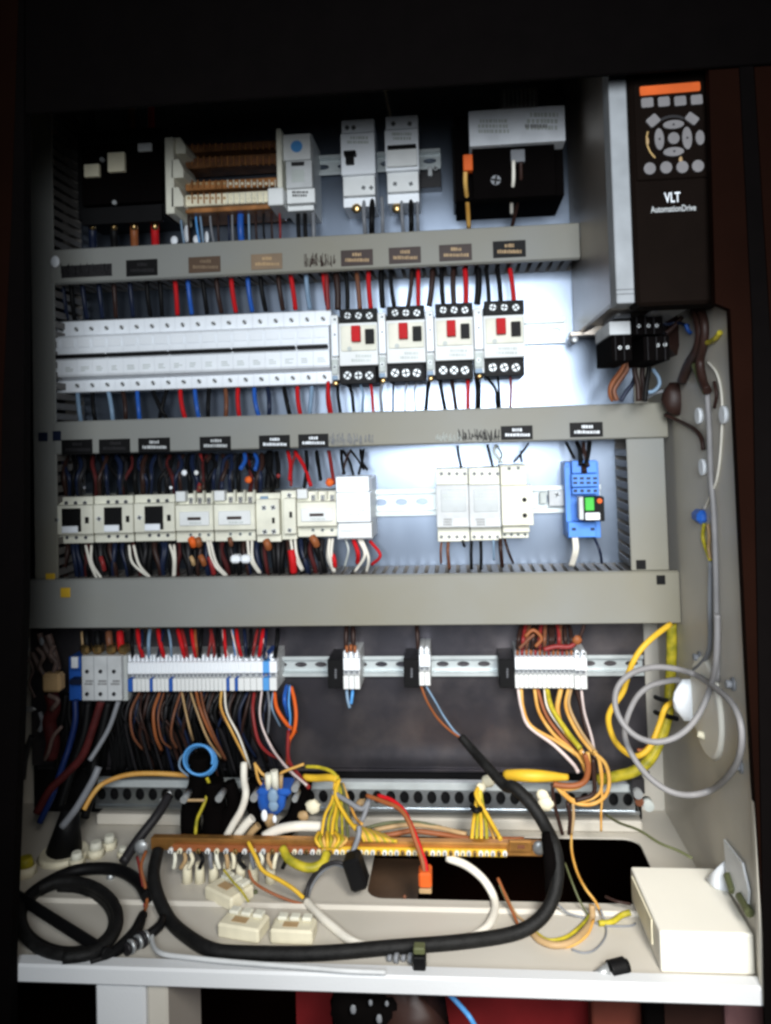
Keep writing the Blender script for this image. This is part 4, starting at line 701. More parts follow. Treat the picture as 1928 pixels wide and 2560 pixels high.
dw = [([(600, 1900), (560, 2000), (490, 2100), (478, 2170), (500, 2215)], 20, 'orangebrown', .12), ([(615, 1920), (585, 2010), (530, 2090), (500, 2150), (520, 2215)], 16, 'brown', .13), ([(640, 1900), (640, 2020), (660, 2110), (665, 2220)], 18, 'darkbrown', .13), ([(700, 1930), (690, 2040), (700, 2120), (690, 2220)], 18, 'darkbrown', .12), ([(740, 1930), (730, 2040), (715, 2140), (710, 2220)], 16, 'black', .14),
      ([(760, 2000), (800, 2060), (805, 2110), (770, 2150), (730, 2160)], 13, 'bluegrey', .12), ([(830, 2150), (780, 2165), (730, 2190), (700, 2220)], 12, 'grey', .10), ([(640, 2060), (620, 2110), (580, 2160), (545, 2220)], 14, 'navy', .11), ([(960, 1650), (900, 1720), (850, 1760)], 16, 'darkbrown', .15), ([(820, 1650), (850, 1700), (920, 1690), (1000, 1710)], 12, 'navy', .15)]
for i, (pts, r, m, dd) in enumerate(dw):
    wire('c', [(x, y, dd) for x, y in pts], r, m, f'{cn(m)} wire, {ORD[i]} of the loops curling down from the drive connectors', 'wires curling below the drive connectors')
for i, (pts, r, m, dd) in enumerate([([(1080, 1590), (1110, 1700), (1105, 1830), (1080, 1950), (1100, 2080), (1130, 2150)], 28, 'darkbrown', .16), ([(1050, 1600), (1085, 1750), (1060, 1880), (1000, 1980), (960, 2080)], 34, 'darkbrown', .14), ([(1045, 1880), (1055, 1950), (1075, 2030), (1125, 2140)], 12, 'yelgreen', .18), ([(1060, 1890), (1085, 1980), (1110, 2060), (1130, 2130)], 10, 'amber', .185),
        ([(1215, 1755), (1180, 1800), (1120, 1830), (1090, 1850)], 16, 'yelgreen', .16), ([(985, 1700), (1000, 1740), (1020, 1760)], 14, 'blue', .17)]):
    wire('c', [(x, y, dd) for x, y in pts], r, m, ['thick dark brown cable running down right of the drive connectors', 'thickest dark brown cable beside the cover under the drive', 'yellow-green earth wire twisted with dark cable under the drive', 'amber wire twisted with the dark cable under the drive', 'yellow-green wire crossing to the right wall below the drive', 'short blue wire tucked under the drive'][i], name='cable', cat='cable')
t = thing('cable_gland_cluster', 'brown taped cable bundle hanging over the right end of the middle duct', 'cable bundle', P('h', 680, 300, .10))
MB().sphere(P('h', 665, 270, .11), rad('h', 95, .11), 1, .6, 1.2, jit=.08).obj('taped_bundle', 'darkbrown', t); MB().sphere(P('h', 770, 210, .11), rad('h', 50, .11), 1, .6, 1, jit=.1).obj('tape_end', 'darkbrown', t); MB().sphere(P('h', 745, 350, .10), rad('h', 60, .10), 1.2, .5, .8, jit=.1).obj('tape_tail', 'brown', t)
wire('h', [(590, 380, .10), (690, 425, .12), (790, 480, .14), (840, 540, .15), (855, 620, .15)], 15, 'darkbrown', 'dark brown cable end curling down right of the middle duct', name='cable', cat='cable')
# hoses, conduit and cables on the right wall
wire('h', [(795, 30, .18), (840, 150, .18), (875, 220, .17)], 26, 'olive', 'olive brown twisted cable entering the grey conduit on the right wall', name='cable', cat='cable')
wire('h', [(880, 225, .15), (895, 500, .15), (905, 800, .15), (925, 1050, .155), (938, 1400, .155), (945, 1800, .155), (950, 2220, .155)], 17, 'hose', 'grey straight conduit running down the right wall above the coiled hose', name='conduit', cat='conduit', n=12)
wire('h', [(905, 1390, .145), (900, 1700, .145), (900, 1940, .145), (880, 2040, .145), (830, 2110, .14), (790, 2140, .13)], 15, 'grey', 'darker grey conduit bending left behind the straight one on the right wall', name='conduit', cat='conduit', n=12)
wire('h', [(880, 10, .17), (945, 90, .18), (978, 220, .18), (984, 400, .18), (972, 640, .18), (945, 830, .18), (900, 940, .18), (858, 1035, .18)], 8, 'whitewire', 'thin white cable bowing along the right wall to a blue connector', name='cable', cat='cable')
tag(pb(MB(), 'h', 815, 1042, 900, 1138, .165, .19, .004).obj('wire_connector', 'blue', None, P('h', 860, 1090, .18)), 'small blue wire connector hanging on the right wall beside the conduit', 'connector')
for i, (pts, r, m) in enumerate([([(860, 1130), (850, 1220), (870, 1300), (905, 1390)], 13, 'yelgreen'), ([(885, 1135), (895, 1220), (890, 1300), (905, 1380)], 11, 'tan'), ([(930, 150), (945, 240), (930, 330)], 11, 'darkbrown')]):
    wire('h', [(x, y, .17) for x, y in pts], r, m, ['yellow-green wire tail below the blue connector', 'tan wire tail below the blue connector', 'short dark brown cable loop beside the conduit top'][i], name='cable', cat='cable')
def wallp(k, x, y, off=0):                          # where the sight line meets the right wall
    v = ray(k, x, y); t_ = (XR - off - CAM.x) / v.x; return CAM + v * t_
for i, (x, y) in enumerate(((838, 385), (865, 740), (1012, 378))):
    p = wallp('h', x, y); o = MB().cyl(p, p - Vector((.004, 0, 0)), .008, n=16); tag(o.obj('hole_plug', 'white', None, p), ['bright round plug on the right wall beside the taped bundle', 'oval white plug in the right wall half way down', 'small plug near the front rim of the right wall'][i], 'plug')
# hose loops
hose = [(1345, -10), (1345, 150), (1335, 300), (1300, 440), (1245, 570), (1170, 670), (1080, 730), (980, 750), (880, 725), (800, 660), (748, 570), (738, 480), (768, 400), (850, 335), (970, 305), (1100, 315), (1220, 352), (1340, 432), (1440, 530), (1490, 660), (1482, 820), (1420, 940), (1320, 1030), (1200, 1065), (1080, 1050), (970, 985), (880, 890), (815, 780), (795, 690), (815, 590), (870, 480), (950, 415), (1060, 385), (1120, 380)]
hd_ = [.155, .16, .175, .19, .20, .205, .205, .205, .20, .195, .19, .185, .18, .175, .17, .165, .16, .16, .165, .175, .18, .19, .195, .195, .19, .185, .175, .165, .155, .145, .135, .13, .125, .12]
tag(MB().tube([PC('k', x, y, dd, .0065) for (x, y), dd in zip(hose, hd_)], rad('k', 17, .18), n=12, sub=8).obj('hose', 'hose', None, P('k', 1330, 0, .15)), 'translucent grey hose coiled in two big loops at the lower right', 'hose')
# thick yellow cables at right
wire('k', [(1072, 40, .05), (1075, 200, .055), (1066, 400, .06), (1060, 520, .065), (1045, 620, .07), (1005, 740, .08), (940, 860, .085), (850, 925, .085), (740, 955, .08), (635, 975, .075)], 31, 'yelgreen', 'thick yellow-green cable sweeping from the wide duct round to the floor rail', name='cable', cat='cable', n=12)
tag(MB().tube([P('k', 82, 945, .075), P('k', 200, 950, .085), P('k', 330, 955, .085), P('k', 455, 960, .08)], lambda t_: rad('k', 36, .08) * (.55 + .45 * math.sin(math.pi * min(1, .15 + t_ * .9))), n=12).obj('cable', 'yellow', None, P('k', 82, 945, .075)), 'thick short yellow cable lying on the perforated rail right of the black cable', 'cable')
wire('k', [(1068, 48, .10), (960, 130, .115), (880, 215, .12), (825, 320, .12), (785, 450, .12), (712, 560, .12), (700, 640, .12), (735, 740, .12), (800, 810, .12), (870, 835, .115), (945, 780, .11), (1000, 650, .10), (1035, 550, .10), (1085, 510, .09)], 17, 'yellow', 'orange-yellow cable bulging left from under the wide duct behind the hose', name='cable', cat='cable', n=10)
wire('k', [(870, 800, .10), (920, 790, .10), (980, 690, .09), (1030, 580, .09)], 11, 'orangebrown', 'orange-brown cable beside the yellow cable behind the hose loop', name='cable', cat='cable')
for i, (x, y) in enumerate(((1000, 492), (1000, 582), (1060, 600))):
    wire('k', [(x - 22, y - 10, .07), (x, y, .08), (x + 45, y + 12, .095)], 14, 'black', f'{["upper", "middle", "lower"][i]} black tie strap holding the yellow-green cable to the back panel', 'black tie straps', name='cable_tie', cat='cable tie')
# fitting on right wall
p = wallp('k', 1290, 540)
t = thing('hose_holder', 'white translucent round fitting on the right wall behind the hose loops', 'fitting', p)
MB().cyl(p, p - Vector((.004, 0, 0)), .050, .046, n=32).obj('disc', 'box_white', t)
MB().sphere(P('k', 1185, 500, .12), rad('k', 100, .12), 1, .35, 1.2, jit=.10).obj('bag', 'white', t)
pz = P('k', 1230, 700, .16); pz2 = P('k', 1410, 770, .17); MB().tube([pz, pz2], .0035).obj('stem', 'beige', t)
for i, (x, y) in enumerate(((1445, 405), (1245, 245), (1490, 895))):
    p = wallp('k', x, y); tag(MB().cyl(p, p - Vector((.007, 0, 0)), .0035, n=10).cyl(p, p - Vector((.002, 0, 0)), .006, n=12).obj('wall_screw', 'grey', None, p), ['grey screw on right wall above the hose loops near the rim', 'dark screw on right wall beside the conduit bend', 'small screw on right wall beside the lower hose loop'][i], 'screw')
# slotted latch plate in the wall
q = [wallp('n', x, y, .001) for x, y in ((1395, 330), (1505, 470), (1545, 640), (1535, 780), (1420, 620))]
mb = MB(); n_ = len(q); mb.add(q + [p - Vector((.002, 0, 0)) for p in q], [tuple(range(n_)), tuple(range(2 * n_ - 1, n_ - 1, -1))] + [(i, (i + 1) % n_, (i + 1) % n_ + n_, i + n_) for i in range(n_)])
tag(mb.obj('latch_plate', 'lip_paint', None, q[0]), 'small white plate on the right wall just above the white box', 'plate')
for i, (a, b_) in enumerate((((1408, 540), (1440, 640)), ((1480, 670), (1540, 770)))):
    q1, q2 = wallp('n', *a, .004), wallp('n', *b_, .004)
    tag(MB().tube([q1, q2], .004, n=8).obj('dark_slot_clip', 'olive', None, q1), f'{["upper", "lower"][i]} dark clip in the slot of the right wall behind the white box', 'clip')

# ================================================================== LOWER TERMINAL ROW
dev('blue_terminal', 'blue neutral terminal block at the far left of the lower row', 'terminal block', 'o', [('body', 'b', 635, 425, 762, 880, 0, .045, 'blue'), ('upper_step', 'b', 645, 425, 755, 560, .0452, .056, 'blue'), ('clear_cap', 'b', 655, 430, 722, 545, .0562, .060, 'screenwhite', .002), ('middle_step', 'b', 640, 660, 752, 720, .0452, .058, 'navy')])
dev('power_terminal', 'grey three-pole power terminal with six screws at the left of the lower row', 'terminal block', 'o', [('body', 'b', 765, 415, 1245, 885, 0, .052, 'greyplastic', .0015), ('face', 'b', 768, 418, 1180, 882, .0522, .060, 'lightgrey', .001)] +
    [('terminal_hole', 'c', x, y, 22, .0602, .0606, 'black') for x in (822, 962, 1102) for y in (580, 815)] + [('terminal_screw', 's', x + 8, y + 8, 9, .0612, 'grey') for x in (822, 962, 1102) for y in (580, 815)] +
    [('print', 'l', x - 35, 665, x + 65, 725, .0606, 2, 'print') for x in (822, 962, 1102)] + [('pole_groove', 'b', x, 425, x + 5, 875, .0602, .0605, 'grey', 0) for x in (892, 1032)])
for i, (x, m, nm) in enumerate([(770, 'tan', 'tan'), (815, 'black', 'left black'), (930, 'black', 'right black'), (1050, 'brown', 'brown'), (1165, 'red', 'red')]):
    wire('o', [(x, 165, .04), (x + 5, 250, .045), (x + 15, 345, .045)], 38 if i in (1, 2, 3, 4) else 16, m, f'thick {nm} cable entering the grey power terminal from the wide duct', name='cable', cat='cable')
for i, x in enumerate((785, 915, 1060, 1185)):
    tag(pb(MB(), 'o', x - 45, 305, x + 45, 412, .036, .052, .003).obj('cable_lug', 'brass', None, P('o', x, 360, .04)), f'{ORD[i]} brass lug from the left on top of the grey power terminal', 'cable lug', 'brass lugs on the power terminal')
secs = [(622, 648, 1, 'b'), (648, 736, 4, 'w'), (736, 752, 1, 'b'), (752, 836, 4, 'w'), (836, 856, 1, 'b'), (856, 1136, 13, 'w'), (1136, 1152, 1, 'b'), (1152, 1180, 1, 'w'), (1180, 1196, 1, 'b'), (1196, 1326, 4, 'W'), (1326, 1360, 1, 'B'), (1360, 1400, 1, 'W')]
cnt = 0; blues = 0
def terminal(k, x0, x1, y0, kind, label, grp, sc=1.0, dd=0):
    h = lambda v: y0 + v * sc; w_ = x1 - x0; base = {'w': 'white2', 'b': 'blue', 'W': 'white2', 'B': 'lightblue'}[kind]
    parts = [('body', 'b', x0 + .6, h(8), x1 - .6, h(192), 0, .046 + dd, 'lightgrey' if kind != 'B' else 'blue', .0003), ('bridge_cover', 'b', x0 + .2, h(40), x1 - .2, h(100), .0462 + dd, .060 + dd, 'white' if kind != 'B' else 'lightblue', .0004),
             ('lower_lobe', 'b', x0 + 1, h(126), x1 - 1, h(192), .0462 + dd, .056 + dd, base if kind != 'w' else 'white2', .0005), ('test_slot', 'b', x0 + w_ * .25, h(104), x0 + w_ * .75, h(120), .0462 + dd, .048 + dd, 'grey', .0002),
             ('entry_tooth', 'b', x0 + w_ * .12, h(2), x0 + w_ * .62, h(38), .0462 + dd, .054 + dd, 'white' if kind != 'B' else 'navy', .0003)]
    if kind in 'WB': parts.append(('terminal_screw', 's', (x0 + x1) / 2, h(18), 7, .055 + dd, 'silver'))
    return dev('rail_terminal', label, 'terminal block', k, parts, grp)
for (a, b_, n_, kd) in secs:
    for j in range(n_):
        x0, x1 = a + (b_ - a) * j / n_, a + (b_ - a) * (j + 1) / n_
        col = {'w': 'narrow white', 'b': 'narrow blue-footed', 'W': 'wide white', 'B': 'fully blue'}[kd]
        terminal('i', x0, x1, 203 - (x0 - 622) * .008, kd, f'{col} terminal, {ORD[cnt]} from left in the long left strip', 'terminals of the long left strip'); cnt += 1
for q, (k_, x0, x1, y0, n_, nm) in enumerate([('j', 408, 490, 160, 3, 'short strip of three'), ('j', 780, 835, 142, 2, 'pair at the middle')]):
    for j in range(n_):
        a = x0 + (x1 - x0) * j / n_; terminal(k_, a, x0 + (x1 - x0) * (j + 1) / n_, y0 + 8, 'w', f'narrow white rail terminal, {ORD[j]} from left in the {nm}', f'terminals of the {nm}', 1.0)
for j in range(13):
    a = 1250 + j * (290 / 13); terminal('j', a, a + 290 / 13, 163, 'w', f'narrow white rail terminal, {ORD[j]} from left in the right-hand strip', 'terminals of the right-hand strip')
for j in range(2): terminal('j', 1542 + j * 31, 1573 + j * 31, 168, 'W', f'wide white rail terminal, {["left", "right"][j]} of the two closing the right-hand strip', 'wide terminals closing the right-hand strip')
for i, (x0, x1, y0, y1) in enumerate([(332, 408, 215, 356), (705, 780, 211, 352), (1173, 1250, 212, 354)]):
    dev('end_stop', ['black end stop left of the strip of three terminals', 'black end stop left of the middle terminal pair', 'black end stop left of the right-hand terminal strip'][i], 'end stop', 'j', [('body', 'b', x0, y0, x1, y1, 0, .050, 'black', .0012), ('label_slot', 'b', (x0 + x1) / 2 - 5, y0 + 40, (x0 + x1) / 2 + 5, y0 + 95, .0502, .0508, 'dark', .0003), ('print', 'l', (x0 + x1) / 2 - 4, y0 + 45, (x0 + x1) / 2 + 6, y0 + 92, .0512, 4, 'grey')], 'black end stops on the lower rail')
# top wires of lower row
for i, (x, x2, m, r) in enumerate([(645, 650, 'black', 10), (675, 702, 'red', 12), (700, 690, 'navy', 9), (740, 735, 'bluegrey', 10), (782, 812, 'red', 12), (810, 780, 'navy', 9), (835, 850, 'bluegrey', 7), (885, 920, 'red', 12), (905, 935, 'darkred', 9), (955, 978, 'red', 11), (975, 990, 'orangebrown', 8), (1010, 1000, 'black', 12), (1055, 1075, 'darkred', 9), (1060, 1040, 'darkred', 8),
        (1090, 1100, 'black', 11), (1118, 1150, 'pinkwhite', 5), (1125, 1135, 'red', 9), (1163, 1195, 'pinkwhite', 5), (1170, 1185, 'lightblue', 4), (1190, 1215, 'red', 10), (1230, 1240, 'navy', 10), (1265, 1250, 'black', 10), (1300, 1275, 'darkred', 9), (1328, 1350, 'pinkwhite', 4), (1330, 1308, 'red', 11), (1345, 1335, 'navy', 9), (1405, 1390, 'black', 12)]):
    wire('i', jog(x, 70, x2, 212, .045, .06, .052, 5), r, m, f'{cn(m)} wire, {ORD[i]} from left above the long left terminal strip', 'wires above the long left terminal strip')
for i, (x, x2, m, r) in enumerate([(425, 422, 'darkbrown', 11), (455, 458, 'darkbrown', 11), (768, 775, 'darkbrown', 10)]):
    wire('j', jog(x, 40, x2, 160, .04, .05, .05, 2), r, m, ['left dark wire above the strip of three terminals', 'right dark wire above the strip of three terminals', 'single dark wire leaning above the middle terminal pair'][i])
for i, (x, y) in enumerate(((425, 165), (445, 160), (465, 165))):
    tag(MB().cyl(P('j', x, y - 20, .054), P('j', x + 1, y + 14, .054), rad('j', 8, .05)).obj('ferrule', 'orangebrown', None, P('j', x, y, .05)), f'{ORD[i]} rust-red ferrule in the strip of three terminals', 'ferrule', 'rust-red ferrules of the strip of three')
for i in range(13):
    x2 = 1262 + i * 22; x = 1285 + i * 19; m = ['darkbrown', 'darkred', 'brown', 'darkbrown'][i % 4]
    wire('j', jog(x, 38, x2, 172, .045, .06 + random.uniform(0, .01), .05, 8), 10, m, f'{cn(m)} wire, {ORD[i]} from left bunched above the right-hand strip', 'dark wires bunched above the right-hand strip')
    tag(MB().cyl(P('j', x2, 166, .056), P('j', x2, 192, .056), rad('j', 7, .05)).obj('ferrule', ['orangebrown', 'darkred', 'orangebrown'][i % 3], None, P('j', x2, 180, .05)), f'{ORD[i]} rust-red ferrule from left on the right-hand strip', 'ferrule', 'rust-red ferrules of the right-hand strip')
for i, (pts, r, m) in enumerate([([(1300, 100), (1340, 70), (1380, 110), (1350, 150)], 9, 'orangebrown'), ([(1270, 160), (1310, 120), (1345, 90)], 8, 'brown'), ([(1390, 165), (1450, 150), (1520, 150), (1560, 115)], 12, 'darkred'), ([(1590, 38), (1580, 75), (1560, 120), (1535, 150)], 8, 'darkbrown')]):
    wire('j', [(x, y, .07) for x, y in pts], r, m, ['rust-orange loop standing above the right-hand strip', 'brown wire leaning over the right-hand strip', 'dark red bundle lying along the top of the right-hand strip', 'dark wire leaving to the upper right of the right-hand strip'][i])
tag(MB().sphere(P('j', 1555, 118, .072), rad('j', 22, .07), 1, .6, 1, jit=.15).obj('wire_knot', 'orangebrown', None, P('j', 1555, 118, .07)), 'rust-orange knot of wires above the right end of the right-hand strip', 'wire knot')
# bottom wires of long strip
lw = [([(685, 398), (640, 500), (650, 620), (700, 695)], 7, 'brown'), ([(700, 398), (688, 500), (715, 600), (740, 700)], 6, 'darkbrown'), ([(790, 398), (758, 500), (768, 620), (800, 700)], 9, 'orangebrown'), ([(812, 398), (782, 520), (800, 640), (850, 690)], 6, 'brown'), ([(900, 395), (862, 520), (850, 620), (880, 690)], 7, 'brown'),
      ([(905, 395), (930, 520), (950, 600), (965, 650)], 6, 'tan'), ([(950, 395), (985, 500), (1040, 640), (1110, 740)], 6, 'tan'), ([(978, 385), (1000, 480), (1050, 600), (1130, 745)], 8, 'orangebrown'), ([(1002, 385), (1025, 500), (1080, 640), (1135, 750)], 7, 'brown'), ([(1112, 385), (1110, 480), (1165, 600), (1225, 720), (1258, 790)], 7, 'amber'),
      ([(1128, 385), (1140, 500), (1200, 620), (1245, 740), (1262, 795)], 6, 'whitewire'), ([(1282, 400), (1275, 500), (1300, 640), (1350, 710), (1420, 745)], 9, 'darkred'), ([(1322, 385), (1312, 520), (1350, 640), (1440, 780), (1545, 885)], 6, 'pinkwhite'), ([(1352, 385), (1362, 480), (1352, 620)], 7, 'grey'), ([(1380, 395), (1375, 480), (1420, 580)], 5, 'bluegrey'),
      ([(1388, 398), (1400, 480), (1450, 560), (1500, 604)], 10, 'orange'), ([(1475, 370), (1492, 440), (1500, 520), (1490, 600), (1462, 660), (1455, 775)], 10, 'orange'), ([(1452, 362), (1440, 440), (1462, 530)], 11, 'blue'), ([(1468, 362), (1462, 450), (1470, 540), (1455, 650)], 6, 'lightblue')]
for i, (pts, r, m) in enumerate(lw):
    wire('i', [(x, y, .05 + .02 * math.sin(math.pi * j / (len(pts) - 1)) ) for j, (x, y) in enumerate(pts)], r, m, f'{cn(m)} wire, {ORD[i]} from left below the long left terminal strip', 'coloured wires below the long left strip')
cl = ['black', 'navy', 'darkbrown', 'black', 'dark', 'dark', 'darkbrown']
IT = []
for i in range(46):
    x = 640 + i * 16; m = cl[(i * 5) % 7]; x2 = x + random.uniform(-20, 60); yy = random.uniform(700, 900)
    IT.append(('i', [(x, 396, .040), (x - random.uniform(10, 50), 500, .05), (x2 - 30, 620, .045), (x2 + 40, yy, .02)], random.uniform(7, 11), m))
for i in range(70):  # black wires added to darken the plate behind the curtain
    x = 300 + i * 14 + random.uniform(-6, 6); x2 = x + random.uniform(-60, 30)
    IT.append(('i', [(x, 400, .012), (x + random.uniform(-12, 12), 520, .016), (x2, 660, .016), (x2 + random.uniform(-25, 25), 800 + random.uniform(-20, 30), .010)], random.uniform(11, 17), 'black'))
tangle('wire_tangle', IT, 'dark curtain of wires hanging under the long left terminal strip')
for i, (k_, pts, r, m, dd, lb_) in enumerate([
    ('o', [(700, 870), (700, 1100), (640, 1350), (590, 1500), (520, 1700), (450, 1900), (330, 2150)], 32, 'deepblue', .06, 'thick blue cable falling from the blue terminal to the lower left corner'),
    ('o', [(970, 890), (890, 1150), (780, 1450), (600, 1650), (430, 1820), (300, 2050)], 42, 'deepred', .065, 'thick red cable falling from the power terminal to the lower left'),
    ('o', [(1150, 890), (1060, 1150), (950, 1350), (850, 1505)], 26, 'grey', .07, 'thick grey cable falling from the right pole of the power terminal'),
    ('o', [(945, 1570), (890, 1700), (800, 1860), (700, 2020), (560, 2200)], 38, 'grey', .09, 'thick light grey cable slanting down toward the black cone'),
    ('o', [(840, 890), (800, 1200), (700, 1500), (620, 1750), (540, 2000)], 42, 'black', .06, 'thick black cable between the blue and red ones at lower left'),
    ('o', [(1050, 890), (980, 1200), (900, 1500), (880, 1800), (800, 2100)], 44, 'black', .055, 'thick black cable under the middle of the power terminal')]):
    wire(k_, [(x, y, dd + .03 * j / len(pts)) for j, (x, y) in enumerate(pts)], r, m, lb_, name='cable', cat='cable', n=12)
wire('i', [(395, 1010, .10), (440, 930, .09), (500, 870, .08), (620, 828, .07), (760, 820, .065), (940, 830, .06)], 13, 'amber', 'orange-yellow wire arching to the blue coil over the dark gap', name='cable', cat='cable')
# blue coil
pts = []
for i in range(74):
    a = i * 2 * math.pi / 24; q = 1 + .05 * math.sin(i * .31); pts.append(P('i', 1010 + 78 * q * math.cos(a) - i * .3, 752 + 78 * q * math.sin(a), .085 + .0004 * i))
tag(MB().tube(pts, rad('i', 6.5, .09), n=8, sub=3).obj('wire_coil', 'lightblue', None, pts[0]), 'small coil of light blue wire hanging above the perforated rail', 'wire coil')
wire('i', [(940, 700, .08), (900, 740, .08), (895, 790, .08), (940, 835, .08)], 6, 'bluegrey', 'pale wire loop at the left side of the blue coil')
wire('i', [(1035, 840, .09), (1048, 890, .09), (1020, 980, .10), (985, 1060, .105), (975, 1150, .11)], 9, 'yelgreen', 'yellow-green wire dropping from the blue coil past the rail')
# wires from the middle pair to the black cable; right bundle
wire('j', [(790, 345, .05), (820, 420, .06), (870, 500, .075), (930, 560, .085), (985, 598, .095)], 6, 'orangebrown', 'orange-brown wire from the middle terminal pair into the black cable')
wire('j', [(815, 345, .05), (860, 420, .06), (900, 490, .075), (950, 560, .085), (990, 598, .095)], 5, 'bluegrey', 'blue-grey wire from the middle terminal pair into the black cable')
wire('j', [(425, 360, .04), (430, 410, .045), (440, 450, .045)], 8, 'bluegrey', 'left blue-grey wire stub below the strip of three terminals')
wire('j', [(455, 360, .04), (452, 390, .045), (447, 430, .045)], 8, 'lightblue', 'right light blue wire stub below the strip of three terminals')
rw = [([(1265, 352), (1282, 450), (1318, 540), (1440, 632), (1530, 720), (1560, 765)], 9, 'pinkwhite'), ([(1280, 352), (1290, 450), (1330, 540), (1450, 612), (1560, 690), (1600, 770)], 9, 'amber'), ([(1345, 355), (1368, 470), (1440, 580), (1540, 665), (1600, 745)], 9, 'amber'), ([(1360, 355), (1400, 480), (1470, 580), (1570, 690), (1605, 750)], 9, 'orangebrown'),
      ([(1395, 355), (1412, 450), (1478, 550), (1560, 640), (1602, 700)], 8, 'whitewire'), ([(1405, 355), (1430, 450), (1500, 560), (1570, 650)], 13, 'yelgreen'), ([(1475, 355), (1458, 460), (1490, 560), (1560, 640), (1600, 720)], 13, 'amber'), ([(1512, 355), (1500, 450), (1555, 570), (1640, 680)], 9, 'amber'), ([(1525, 355), (1515, 440), (1570, 560), (1650, 672)], 8, 'tan'),
      ([(1552, 360), (1575, 450), (1600, 560), (1635, 650), (1640, 800)], 10, 'darkbrown'), ([(1575, 360), (1590, 470), (1625, 590), (1645, 690)], 7, 'pinkwhite')]
for i, (pts, r, m) in enumerate(rw):
    n_ = len(pts) - 1; wire('j', [(x, y, .045 + .05 * j / n_) for j, (x, y) in enumerate(pts)], r, m, f'{cn(m)} wire, {ORD[i]} from left flowing down from the right-hand strip', 'wires flowing down from the right-hand strip')
for i, (pts, r, m) in enumerate([([(560, 820), (578, 900), (560, 980), (500, 1010), (420, 1010), (370, 1000)], 18, 'orangebrown'), ([(575, 810), (580, 900), (545, 1000), (460, 1030), (400, 1020)], 12, 'amber'), ([(620, 820), (680, 880), (703, 980), (680, 1070), (600, 1120), (500, 1112), (430, 1060), (385, 1010)], 12, 'amber'), ([(610, 800), (650, 880), (660, 980), (640, 1060), (560, 1100), (480, 1090), (425, 1040)], 9, 'amber'),
        ([(640, 860), (655, 960), (660, 1080), (655, 1170), (655, 1280)], 7, 'amber'), ([(488, 1110), (490, 1200), (478, 1300)], 9, 'tan'), ([(365, 1000), (372, 1100), (400, 1210), (425, 1300)], 11, 'darkbrown'), ([(455, 1110), (470, 1200), (465, 1300)], 12, 'darkbrown'), ([(606, 850), (612, 960), (608, 1060), (500, 1100)], 13, 'darkbrown')]):
    wire('k', [(x, y, .10) for x, y in pts], r, m, f'{cn(m)} wire, {ORD[i]} of the bundle curling over the rail at right', 'bundle curling over the rail at right')
wire('k', [(680, 1180, .10), (760, 1230, .13), (880, 1275, .16), (1000, 1350, .18), (1110, 1395, .19), (1195, 1440, .20)], 8, 'olive', 'thin green-grey wire trailing right across the back of the floor')

# ================================================================== PERFORATED RAIL AND BACK
dR = .045; xr0, xr1 = P('D', 205, 1722, dR).x, P('D', 1382, 1728, dR).x; zr1, zr0 = P('D', 833, 1690, dR).z, P('D', 833, 1752, dR).z
t = thing('perforated_rail', 'long galvanised rail with a row of oval holes along the cabinet bottom', 'rail', ((xr0 + xr1) / 2, -dR, zr0))
MB().box((xr0, -dR, zr1 - .003), (xr1, -dR + .010, zr1), .001).box((xr0, -dR - .003, zr1 - .008), (xr1, -dR - .0002, zr1 + .001), .0008).obj('top_flange', 'railsteel', t)
MB().box((xr0, -dR - .001, zr0 - .001), (xr1, -.010, zr0 + .003), .0008).obj('bottom_flange', 'zinc', t)
mb = MB(); p_ = P('D', 900, 1722, dR).x - P('D', 870.5, 1722, dR).x; n_ = int((xr1 - xr0) / p_)
for i in range(n_): mb.hole_tile(xr0 + i * p_, xr0 + (i + 1) * p_, zr0 + .003, zr1 - .008, xr0 + (i + .5) * p_, (zr0 + zr1) / 2 - .001, .0056, .0074, -dR + .001, -dR + .003)
mb.obj('perforated_web', 'zinc', t); MB().box((xr0, -dR + .012, zr0 + .003), (xr1, -dR + .014, zr1 - .008), 0).obj('painted_hole_shadow', 'black', t)  # black sheet puts painted shadow behind the rail holes
yb_ = P('D', 833, 1790, .03)
MB().box((P('D', 215, 1780, .02).x, -.030, FZ + .0005), (P('D', 1385, 1780, .02).x, -.0005, P('D', 833, 1768, .03).z), .002).obj('rear_step', 'cabinet_paint', cab)
dev('rail_bolt', 'silver bolt with brown washer at the right end of the perforated rail', 'bolt', 'k', [('bracket', 'b', 835, 975, 915, 1060, .03, .06, 'dark'), ('washer', 'c', 885, 1110, 24, .05, .062, 'brown'), ('bolt_head', 'c', 878, 1065, 26, .05, .068, 'silver'), ('cap', 'c', 940, 1135, 30, .05, .064, 'palegrey')])
for i, (x, y) in enumerate(((800, 970), (838, 930))):
    tag(MB().sphere(P('i', x, y, .07), rad('i', 18, .07), 1, .5, 1.1, jit=.08).obj('bolt', 'silver', None, P('i', x, y, .07)), f'{["lower", "upper"][i]} of two bright bolt heads at the left of the perforated rail', 'bolt', 'bolt heads left of the clamps')
